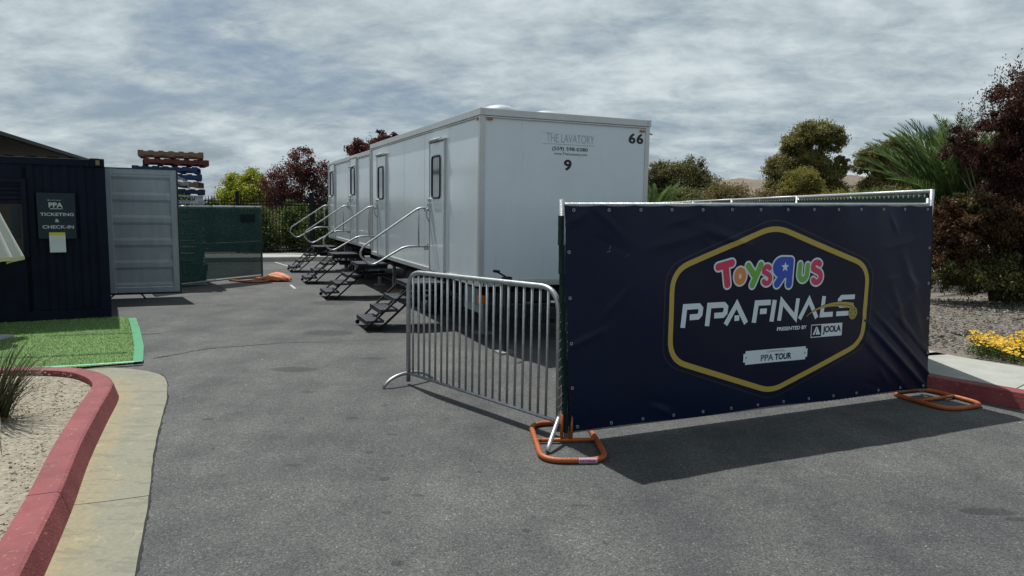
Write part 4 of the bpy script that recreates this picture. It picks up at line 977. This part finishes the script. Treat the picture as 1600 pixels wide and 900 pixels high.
# sandbag
bm = bmesh.new(); bmesh.ops.create_icosphere(bm, subdivisions=4, radius=1)
for v in bm.verts:
    x, y, z = v.co; s_ = 1-.55*max(0, -x)**2
    v.co = Vector((x*.36, y*.17*s_, max(-.03, z*.095*s_*(1+.3*math.sin(x*3+1)))+.012*math.sin(x*9+y*11)+.03+.02*math.sin(y*13+x*4)*(z>0)))
me = bpy.data.meshes.new('sandbag'); bm.to_mesh(me); bm.free(); me.materials.append(m_orange2); me.polygons.foreach_set('use_smooth',[True]*len(me.polygons))
tag(obj('sandbag', me, None), 'slumped orange sandbag on the asphalt at the green fence end', 'sandbag').location = (-5.35,16.0,.03)

# ------------------------------------------------------------------ pallets
def pallet(m, label, z, x, y, rz, grp, plastic=False):
    t = thing('pallet', (x, y, z), rz, label, 'pallet', grp); W_, D_ = 1.22, 1.02
    if not plastic:
        for sy in (-D_/2+.02, 0, D_/2-.02): 
            mb = MB(); mb.box((0,sy,.066),(W_,.045,.076))
            for xx in (-W_/2+.06,0,W_/2-.06): mb.box((xx,sy,.035),(.14 if xx==0 else .12,.038,.034))
            mb.build('stringer', m, t)
        for k in range(7): MB().box((-W_/2+.05+k*(W_-.1)/6,0,.113),(.095,D_,.018)).build('deck_board', m, t)
        for k in range(5): MB().box((-W_/2+.05+k*(W_-.1)/4,0,.009),(.095,D_,.017)).build('base_board', m, t)
    else:
        MB().box((0,0,.12),(W_,D_,.03)).box((0,0,.015),(W_,D_,.028)).build('deck', m, t, bevel=.008)
        for xx in (-W_/2+.09,0,W_/2-.09):
            for yy in (-D_/2+.08,0,D_/2-.08): MB().box((xx,yy,.067),(.16,.13,.078)).build('block', m, t)
    return t
px_, py_ = -7.28, 15.25
grpP = 'pallets in the tall stack behind the green fence'
ordw = ['lowest','second from bottom','third from bottom','fourth from bottom','fifth from bottom','sixth from bottom','seventh from bottom','eighth from bottom','ninth from bottom','tenth from bottom','eleventh from bottom','twelfth from bottom']
z = 0.0
for k in range(13):
    pallet(m_plastic, 'white plastic pallet, '+(ordw[k] if k < 12 else 'topmost white one')+' in the stack behind green fence', z, px_+rnd.uniform(-.03,.03), py_+rnd.uniform(-.03,.03), -2.72+rnd.uniform(-.05,.05), grpP, True); z += .146
top = [(m_wnavy,'dark navy wooden pallet resting on the white plastic ones'),(m_wood,'bare wood pallet between the navy and blue pallets'),(m_wblue,'lower of the two blue pallets in the tall stack'),(m_wblue,'upper blue pallet just under the red one'),(m_wred,'dark red pallet second from the top of the stack'),(m_wood,'brown wooden pallet on top of the tall stack')]
for i, (m, l) in enumerate(top):
    pallet(m, l, z, px_+[.02,-.05,.0,-.08,.08,.04][i], py_+[0,.05,-.04,.03,.05,-.02][i], -2.74+[.06,-.1,.03,-.06,.1,.02][i], grpP); z += .152
mb = MB(); rr = random.Random(4); n_ = 34
for i in range(n_):
    for j in range(7):
        t_ = i/(n_-1); mb.v.append((px_-.15+t_*.75+.02*rr.random(), py_-.86+t_*.35+.03*rr.random()+.03*math.sin(i*1.3), 2.02+j*.045*(1-.5*t_)+.10*math.sin(t_*3)+.02*rr.random()))
for i in range(n_-1):
    for j in range(6): a_ = i*7+j; mb.f.append((a_,a_+7,a_+8,a_+1))
tag(mb.build('plastic_wrap', m_wrap, None, fix=False), 'torn clear stretch film trailing from the pallet stack', 'plastic film')

# ------------------------------------------------------------------ umbrella at left edge
ux, uy = -6.93, 8.62
um = thing('patio_umbrella', (ux, uy, 0), 0, 'half folded white patio umbrella at the left edge', 'umbrella')
MB().tube([(0,0,.03),(0,0,3.25)], .022, 10).build('pole', pm, um, smooth=True)
mb = MB(); NA, NR = 96, 14
for j in range(NR+1):
    t_ = j/NR; z = 3.15-t_*2.08; R0 = .03+.70*t_
    for i in range(NA):
        a = 2*math.pi*i/NA; fold = 1+.13*math.cos(a*8)*t_; zz = z-.05*(1-abs(math.cos(a*4)))*t_-.05*t_*math.sin(a+.5)
        mb.v.append((R0*fold*math.cos(a), R0*fold*math.sin(a), zz))
for j in range(NR):
    for i in range(NA): mb.f.append((j*NA+i, j*NA+(i+1) % NA, (j+1)*NA+(i+1) % NA, (j+1)*NA+i))
cn_ = mb.build('canopy', m_cloth, um, smooth=True, fix=False)
hm = MB(); v0 = mb.v[NR*NA:]
for x, y, z in v0: hm.v += [(x*1.004, y*1.004, z+.0), (x*1.012, y*1.012, z-.045)]
for i in range(NA): j = (i+1) % NA; hm.f.append((2*i,2*i+1,2*j+1,2*j))
hm.build('hem', m_hem, cn_, fix=False)
MB().box((.12,.02,.035),(1.06,.40,.025)).tube([(0,0,.04),(0,0,.35)],.035,10).build('base', m_plastic, um)

# ------------------------------------------------------------------ iron fence
fy = 23.35; x0 = -15.0; x1 = -2.6
ir = thing('iron_fence', (0,0,0), 0, 'black picket fence of iron bars behind the lot', 'fence')
zg = .10
def fpos(x): return (x, fy-.006*(x+9), 0)
pk = MB().box((0,0,.93),(.018,.018,1.82)).prism([(-.009,-.009,1.84),(.009,-.009,1.84),(0,0,1.885)], (0,.009,0)).mesh('picket', m_black)
x = x0
while x < x1: o = obj('picket', pk, ir); p = fpos(x); o.location = (p[0], p[1], zg); x += .105
for z in (.18,1.70,1.60): MB().bar(Vector(fpos(x0))+Vector((0,0,zg+z)), Vector(fpos(x1))+Vector((0,0,zg+z)), .035,.035).build('rail', m_black, ir)
for x in (-14.2,-11.6,-9.02,-6.58,-4.1): p = fpos(x); MB().box((p[0],p[1],zg+1.0),(.085 if x != -6.58 else .14,.085 if x != -6.58 else .14,2.0)).box((p[0],p[1],zg+2.01),(.11,.11,.03)).build('fence_post', m_black, ir)

# ------------------------------------------------------------------ vegetation
def crown_mesh(name, m, blobs, n, leaf, seed, clumps=40, spread=.22, aspect=.5, up=0.0, fill=.35):
    """leaf quads spread through clumps that sit in the shells of ellipsoid blobs"""
    g = np.random.default_rng(seed); vol = np.array([b[3]*b[4]*b[5] for b in blobs])**.7; vol /= vol.sum(); C_ = []; Rr = []
    for b, w in zip(blobs, vol):
        k = max(6, int(clumps*w*2.6)); d = g.normal(size=(k,3)); d /= np.linalg.norm(d, axis=1)[:,None]; rad = g.uniform(fill,1,(k,1))**.7
        C_.append(np.array(b[:3])+d*rad*np.array(b[3:6])); Rr.append(np.full(k, spread*(b[3]*b[4]*b[5])**(1/3)))
    C_ = np.vstack(C_); Rr = np.concatenate(Rr)*g.uniform(.6,1.3,len(C_)); idx = g.integers(0, len(C_), n)
    dv = g.normal(size=(n,3)); P = C_[idx]+dv*Rr[idx][:,None]*.62*np.array([1,1,.75])
    ax = g.normal(size=(n,3)); ax[:,2] += up; ax /= np.linalg.norm(ax, axis=1)[:,None]; tmp = g.normal(size=(n,3)); bx = np.cross(ax, tmp); bx /= np.linalg.norm(bx, axis=1)[:,None]
    s_ = leaf*g.uniform(.6,1.3,(n,1)); V = np.stack([P-ax*s_*.5, P+bx*s_*aspect*.5, P+ax*s_*.5, P-bx*s_*aspect*.5], 1).reshape(-1,3)
    me = bpy.data.meshes.new(name); me.vertices.add(4*n); me.vertices.foreach_set('co', V.ravel().astype(np.float32)); me.loops.add(4*n); me.loops.foreach_set('vertex_index', np.arange(4*n, dtype=np.int32))
    me.polygons.add(n); me.polygons.foreach_set('loop_start', np.arange(0,4*n,4,dtype=np.int32)); me.polygons.foreach_set('loop_total', np.full(n,4,dtype=np.int32)); me.update(); me.materials.append(m); return me, C_
def tree(name, loc, blobs, m, n, leaf, seed, label, cat='tree', group=None, trunk=.12, clumps=40, spread=.22, fork=.35, aspect=.5, up=0, limbs=14, fill=.35):
    t = thing(name, loc, 0, label, cat, group); me, C_ = crown_mesh('crown', m, blobs, int(n*1.5), leaf*.92, seed, clumps, spread, aspect, up, fill); obj('crown', me, t)
    r_ = random.Random(seed); zc = min(b[2] for b in blobs)
    if trunk:
        tp = Vector((blobs[0][0]*.4, blobs[0][1]*.4, max(.3, zc*fork+.2))); MB().tube([(0,0,-.1),(tp.x*.3,tp.y*.3,tp.z*.5),tuple(tp)], [trunk*1.25,trunk*.95,trunk*.75], 8).build('trunk', m_trunk, t, smooth=True)
        for k in range(limbs):
            c = Vector(C_[r_.randrange(len(C_))]); mid = tp.lerp(c,.5)+Vector((r_.uniform(-.1,.1),r_.uniform(-.1,.1),.12*(c-tp).length)); w = trunk*.42
            MB().tube([tuple(tp),tuple(tp.lerp(mid,.5)),tuple(mid),tuple(c)], [w,w*.75,w*.5,w*.15], 5).build('limb', m_trunk, t, smooth=True)
    return t
# far-left trees
tree('round_tree', (-12.7,34,0), [(0,0,2.1,1.15,1.1,.85),(-.45,0,2.6,.55,.6,.55),(.35,.1,2.75,.55,.6,.6),(.8,0,2.0,.6,.6,.6),(-.8,0,2.0,.5,.5,.5)], l_bright, 16000, .12, 21, 'small yellow green tree beyond the iron fence', clumps=110, spread=.28)
tree('plum_tree', (-9.0,30,0), [(-.2,0,2.6,.95,.9,1.0),(.1,0,3.4,.55,.6,.75),(-1.0,0,2.5,.55,.6,.6),(.9,.2,2.8,.6,.6,.7),(1.25,0,2.0,.6,.6,.6),(-.2,0,1.5,1.3,1,.8)], l_plum, 15000, .10, 22, 'dark purple leaved tree beside the yellow green tree', group='purple leaved trees beyond the fence', clumps=150, spread=.30, up=1.2, limbs=24)
tree('plum_tree', (-6.9,30.5,0), [(0,0,2.2,1.0,.9,.75),(-.3,0,2.7,.5,.5,.5),(.6,0,1.5,1.0,.9,.9),(-.6,0,1.2,1.2,.9,.9)], l_plum, 16000, .11, 23, 'low purple leaved tree just left of the far trailer', group='purple leaved trees beyond the fence', clumps=120, spread=.26, up=1.0)
tree('plum_tree', (-6.1,31,0), [(0,0,4.0,.85,.7,.55),(.45,0,4.45,.5,.5,.45),(-.6,0,4.05,.5,.5,.5),(.9,0,4.5,.25,.3,.4),(0,0,3.0,1.2,1,.9)], l_plum, 15000, .11, 24, 'purple leaved treetop showing above the far trailer', group='purple leaved trees beyond the fence', clumps=120, spread=.24, up=1.4)
rr = random.Random(8)
shl = ['left of the first fence post','behind the first fence post','right of the first fence post','under the yellow green tree','at the middle of the fence','under the dark purple tree','left of the thick fence post','behind the thick fence post','beside the far trailer end','hidden partly by the far trailer','farthest right behind the far trailer']
for k in range(11):
    x = -13.6+k*.98; h = rr.uniform(.95,1.3)
    tree('shrub', (x, 24.6+rr.uniform(0,.8), .09), [(0,0,h*.6,.8,.6,h*.75),(rr.uniform(-.3,.3),0,h*1.2,.4,.4,h*.45)], [l_green,l_bright,l_green,l_green,l_young][k % 5] if k % 3 else l_green, 9000, .085, 40+k, 'green shrub behind the iron fence, '+shl[k], 'shrub', 'green shrubs behind the iron fence', trunk=.02, clumps=60, spread=.3, limbs=6)
# right-hand trees
tree('dark_tree', (9.2,40,0), [(0,0,3.2,1.5,1.4,1.1),(-1.0,0,3.7,.8,.9,.75),(.55,0,4.0,.9,.9,.7),(1.3,0,3.2,.75,.9,.8),(-1.6,0,3.0,.6,.8,.9),(0,0,2.2,2.0,1.5,1.0)], l_dark, 34000, .13, 31, 'dark olive tree just right of the trailer roof', clumps=190, spread=.24)
tree('gum_tree', (18.4,45,0), [(.1,0,6.55,1.25,1.2,.75),(1.3,0,6.3,.85,.9,.85),(-.9,0,5.9,.9,1,.65),(-1.5,0,4.5,1.1,1.1,.9),(-.2,0,4.9,1.3,1.2,.85),(1.2,0,4.0,1.0,1.1,.9),(2.0,0,4.6,.35,.5,.8),(-.9,0,3.2,1.6,1.4,1.1),(1.2,0,2.8,1.3,1.2,1.1)], l_euc, 80000, .14, 32, 'tallest gum tree with rounded crown on the right skyline', group='gum trees on the right skyline', trunk=.22, clumps=260, spread=.26, limbs=30, fork=.8)
tree('young_gum', (16.1,40,0), [(0,0,3.55,.95,.9,.75),(-.7,0,2.8,.8,.8,.6),(.5,0,2.7,.8,.8,.7),(1.1,0,2.3,.7,.7,.6)], l_young, 18000, .11, 33, 'small yellow olive tree in front of the tallest gum', clumps=100, spread=.26)
tree('gum_tree', (23.3,45,0), [(-.9,0,5.3,.95,1,.6),(.5,0,5.9,.75,.9,.6),(-1.6,0,4.7,.6,.8,.5),(.2,0,4.6,1.1,1,.7),(1.3,0,5.1,.8,.8,.7),(-.3,0,3.2,1.5,1.3,.9),(1.9,0,4.0,.9,.9,1.0)], l_euc, 60000, .13, 34, 'open crowned gum tree left of the palm', group='gum trees on the right skyline', trunk=.18, clumps=170, spread=.26, limbs=26, fork=.75)
tree('gum_tree', (28.5,47,0), [(0,0,4.8,1.6,1.2,1.5),(-1.6,0,4.0,1.2,1,1.2),(1.5,0,5,1.4,1,1.6)], l_dark, 20000, .15, 35, 'dark gum tree behind the palm and bronze shrub', group='gum trees on the right skyline', clumps=110, spread=.24)
sl = ['beside the dark olive tree','second right of the dark olive tree','third right of the dark olive tree','left of the tallest gum','at the foot of the tallest gum','right of the tallest gum','between the tallest gum and the open gum','at the foot of the open gum','left of the palm','behind the palm','below the dark tree at the trailer edge','behind the bronze shrub']
for k, (x, y, h, w, mm) in enumerate([(10.9,37,2.7,1.2,l_ochre),(12.2,39,3.0,1.3,l_ochre),(13.6,38,2.9,1.2,l_ochre),(14.6,37,2.6,1.0,l_euc),(16.2,36,2.2,1.2,l_young),(17.9,37,2.2,1.1,l_bright),(19.6,38,2.5,1.2,l_euc),(21.5,39,2.4,1.3,l_ochre),(15.4,27,2.0,.8,l_green),(17.5,28,2.4,1.2,l_dark),(8.8,36,2.3,1.4,l_dark),(20.5,30,2.8,1.6,l_ochre)]):
    h *= (.98 if 0 < k < 4 else 1.28); w *= 1.15
    tree('shrub', (x, y, 0), [(0,0,h*.55,w,w*.9,h*.42),(rr.uniform(-.5,.5),0,h*.78,w*.55,w*.5,h*.24)], mm, 9000, .11, 60+k, ('ochre ' if mm is l_ochre else 'olive green ')+'shrub on the right, '+sl[k], 'shrub', 'shrubs below the right skyline', trunk=.03, clumps=90, spread=.26, limbs=6)
# big bronze shrub at right
bb = thing('bronze_shrub', (8.9,12.6,.2), 0, 'huge dark bronze shrub filling the right edge', 'shrub')
for m_, n_, sd, bl_, ck, lb in ((l_bush, 95000, 71, [(.35,.3,3.35,.75,.8,1.0),(.9,.3,3.0,.9,.9,1.5),(-.72,.3,2.78,.50,.5,.42),(-.1,.3,2.5,.55,.6,.5),(.7,.3,2.0,.9,.9,1.5),(.05,.1,1.9,.6,.7,.5),(-.45,.3,3.1,.3,.4,.25)], 210, None), (l_brown, 60000, 73, [(-.55,.1,1.45,.75,.7,.42),(-1.05,.1,.9,.55,.6,.45),(.3,0,1.2,.8,.7,.7),(-1.2,.1,1.5,.35,.4,.35)], 150, 'brown lower growth'), (l_bushg, 34000, 72, [(-1.15,.1,.55,.6,.6,.35),(-.3,-.1,.5,1.0,.8,.4),(.9,0,.5,1.0,.8,.4),(-.8,.1,1.75,.35,.4,.25)], 130, 'olive green lower growth')):
    me, CC = crown_mesh('crown', m_, bl_, n_, .058, sd, ck, .17, .42, 1.2, .25); obj('crown', me, bb, lb)
rq = random.Random(9)
for k in range(46):
    c = Vector((rq.uniform(-.9,1.4), rq.uniform(-.2,.6), rq.uniform(.9,2.6))); b0 = Vector((rq.uniform(-.3,.8), .2, 0)); mid = b0.lerp(c,.5)+Vector((0,0,.35))
    MB().tube([tuple(b0),tuple(mid),tuple(c)], [.030,.02,.005], 5).build('stem', m_trunk, bb, smooth=True)
mb = MB(); g = np.random.default_rng(12)     # wispy shoots at the top outline
Vs = []
for k in range(80):
    a = Vector((g.uniform(-1.1,1.2), g.uniform(0,.6), 0)); zt_ = 3.1+1.15*min(1,max(0,(a.x+.7)/.9)); a.z = zt_-.35; tip = a+Vector((g.uniform(-.18,.10), 0, g.uniform(.45,.85)))
    for q in range(22):
        t_ = q/22; c = a.lerp(tip,t_); d = Vector((g.normal(),g.normal(),g.normal()+1)).normalized(); e = d.cross(Vector((g.normal(),g.normal(),g.normal()))).normalized(); c = c+Vector((g.normal(),g.normal(),0))*.02; s_ = .028; n = len(mb.v)
        mb.v += [tuple(c), tuple(c+d*s_+e*s_*.4), tuple(c+d*s_*2.1), tuple(c+d*s_-e*s_*.4)]; mb.f.append((n,n+1,n+2,n+3))
mb.build('shoots', l_bush, bb, fix=False, kind='stuff')
# palms
def frond_mesh(L_, droop, seed):
    g = random.Random(seed); mb = MB(); n = 46; pts = []
    for i in range(15): t_ = i/14; pts.append(Vector((L_*(t_-.10*t_*t_), 0, droop*(-t_**2.2)*L_*.45)))
    mb.tube(pts, [.016*(1-.85*i/14) for i in range(15)], 4)
    for i in range(n):
        t_ = .10+.90*i/n; k = t_*14; j = min(13,int(k)); p = pts[j].lerp(pts[j+1], k-j); tg_ = (pts[j+1]-pts[j]).normalized(); ll = .38*L_/2*math.sin(math.pi*min(1,.18+.80*t_))**.7*g.uniform(.85,1.1)
        for sd in (-1,1):
            d = (tg_*1.5+Vector((0,sd*.75,.35+g.uniform(-.15,.15)))).normalized(); w = Vector((0,0,1)).cross(d).normalized()*.007; m_ = p+d*ll*.55; e = p+d*ll+Vector((0,0,-.10*ll)); q = len(mb.v)
            mb.v += [tuple(p-w),tuple(p+w),tuple(m_+w),tuple(e),tuple(m_-w)]; mb.f.append((q,q+1,q+2,q+3,q+4))
    return mb.mesh('frond', l_palm, fix=False)
def palm(loc, n, L_, label, seed, hz=.9, lo=.7, hi=1.45):
    t = thing('palm', loc, 0, label, 'palm', 'feather palms'); g = random.Random(seed); ms = [frond_mesh(L_*s_, dr, seed+k) for k, (s_, dr) in enumerate(((1,.7),(.92,1.2),(1.05,.5),(.85,1.7)))]
    MB().tube([(0,0,-.1),(0,0,hz*.5),(0,0,hz)], [.24,.27,.20], 12).build('trunk', m_trunk, t, smooth=True)
    for k in range(n):
        el = lo+(hi-lo)*((k+.5)/n)**.6 if k % 6 else g.uniform(.25,.6); az = k*2.39996+g.uniform(-.2,.2); o = obj('frond', ms[0 if el > 1.1 else g.randrange(4)], t); o.location = (.06*math.cos(az), .06*math.sin(az), hz); o.rotation_euler = (g.uniform(-.5,.5), -el, az)
    return t
palm((9.95,15.9,.2), 90, 2.85, 'tall feather palm with upright fronds left of the bronze shrub', 81, 1.2)
palm((5.3,27.0,.1), 36, 2.1, 'low feather palm at the right edge of the near trailer', 91, .9)
# strap-leaved plant on the island
sp_ = thing('strap_leaf_plant', (-3.84,5.12,.13), 0, 'dark strap leaved clump on the kerbed island at left', 'plant')
mb = MB(); g = random.Random(14)
for k in range(330):
    a = g.uniform(0,6.283); r0 = g.uniform(0,.11); p = Vector((r0*math.cos(a), r0*math.sin(a), -.01)); lean = abs(g.gauss(0,.36)); a2 = a+g.uniform(-.6,.6); L_ = g.uniform(.38,.70)*(1.0 if lean < .5 else 1.25); d = Vector((math.cos(a2)*math.sin(lean), math.sin(a2)*math.sin(lean), math.cos(lean))); w = g.uniform(.0025,.0048)
    side = d.cross(Vector((g.uniform(-.3,.3),g.uniform(-.3,.3),1))).normalized(); b0 = len(mb.v); ns = 7
    for i in range(ns+1):
        t_ = i/ns; ww = w*(1-t_**2.5)+.0004; mb.v += [tuple(p-side*ww),tuple(p+side*ww)]; d = (d+Vector((math.cos(a2)*.07,math.sin(a2)*.07,-.10*lean-.015))*(1+t_)).normalized(); p = p+d*(L_/ns)
        if p.z < .01: p.z = .01
    for i in range(ns): q = b0+2*i; mb.f.append((q,q+1,q+3,q+2))
mb.build('leaves', l_grass, sp_, fix=False)
mb = MB()
for k in range(60):
    a = g.uniform(0,6.28); r0 = g.uniform(.1,.35); q = Vector((r0*math.cos(a), r0*math.sin(a), .012)); d = Vector((math.cos(g.uniform(0,6.28)), math.sin(g.uniform(0,6.28)), 0)).normalized(); mb.tube([tuple(q),tuple(q+d*.05+Vector((0,0,.015))),tuple(q+d*.11)], .0018, 3)
mb.build('dry_leaves', mat('dry_straw',(.16,.09,.05),.9), sp_, kind='stuff')
# weeds beyond, flowers
fl_ = []
mbl, mbf = MB(), MB(); g = random.Random(15)
fpoly = [(5.20,8.02),(5.62,7.55),(6.3,6.8),(7.6,5.4),(9,5.6),(8.4,7.0),(7.0,8.0),(6.2,8.45),(5.6,8.4)]
k = 0
def add_leaf(mb, c, s_, asp):
    d = Vector((g.gauss(0,1),g.gauss(0,1),g.gauss(.3,1))).normalized(); e = d.cross(Vector((g.gauss(0,1),g.gauss(0,1),g.gauss(0,1)))).normalized(); n = len(mb.v); mb.v += [tuple(c-d*s_*.5),tuple(c+e*s_*asp*.5),tuple(c+d*s_*.5),tuple(c-e*s_*asp*.5)]; mb.f.append((n,n+1,n+2,n+3))
while k < 38000:
    x, y = g.uniform(4.9,8.9), g.uniform(5.4,8.8)
    if not inside((x,y), fpoly): continue
    h = .14+.06*math.sin(x*7+y*3)*math.sin(y*6)+.03*math.sin(x*19); z = .15+g.uniform(0,max(.03,h))
    add_leaf(mbl, Vector((x,y,z)), g.uniform(.018,.035), .5); k += 1
for k in range(7500):
    while True:
        x, y = g.uniform(4.9,8.9), g.uniform(5.4,8.8)
        if inside((x,y), fpoly): break
    h = .17+.06*math.sin(x*7+y*3)*math.sin(y*6)+.03*math.sin(x*19); c = Vector((x,y,.165+max(.03,h)*g.uniform(.6,1.1))); tl = Vector((g.uniform(-.5,.3),g.uniform(-.9,.1),1)).normalized(); s1 = tl.cross(Vector((1,0,0))).normalized(); s2 = tl.cross(s1); R0 = g.uniform(.013,.022); n = len(mbf.v)
    mbf.v.append(tuple(c)); mbf.v += [tuple(c+(s1*math.cos(a*math.pi/5)+s2*math.sin(a*math.pi/5))*R0*(1 if a % 2 == 0 else .65)+tl*.004) for a in range(10)]
    for a in range(10): mbf.f.append((n, n+1+a, n+1+(a+1) % 10))
mbl.build('flower_foliage', l_cover, None, kind='stuff', fix=False, label='green foliage of the flowering ground cover')
mbf.build('yellow_flowers', l_flower, None, kind='stuff', fix=False, label='yellow flowers of the ground cover by the sidewalk')
# dry leaves lying about on the asphalt
mb = MB(); g = random.Random(17)
for k in range(60):
    x, y = g.uniform(-3,5), g.uniform(3,12); s_ = g.uniform(.008,.018); a = g.uniform(0,6.28); n = len(mb.v)
    mb.v += [(x+s_*math.cos(a),y+s_*math.sin(a),.006),(x+s_*.4*math.cos(a+1.6),y+s_*.4*math.sin(a+1.6),.012),(x-s_*math.cos(a),y-s_*math.sin(a),.007),(x+s_*.4*math.cos(a-1.6),y+s_*.4*math.sin(a-1.6),.006)]; mb.f.append((n,n+1,n+2,n+3))
mb.build('leaf_litter', mat('litter',(.30,.24,.13),.8,island=.5), None, kind='stuff', fix=False, label='scattered dry leaf bits on the asphalt')
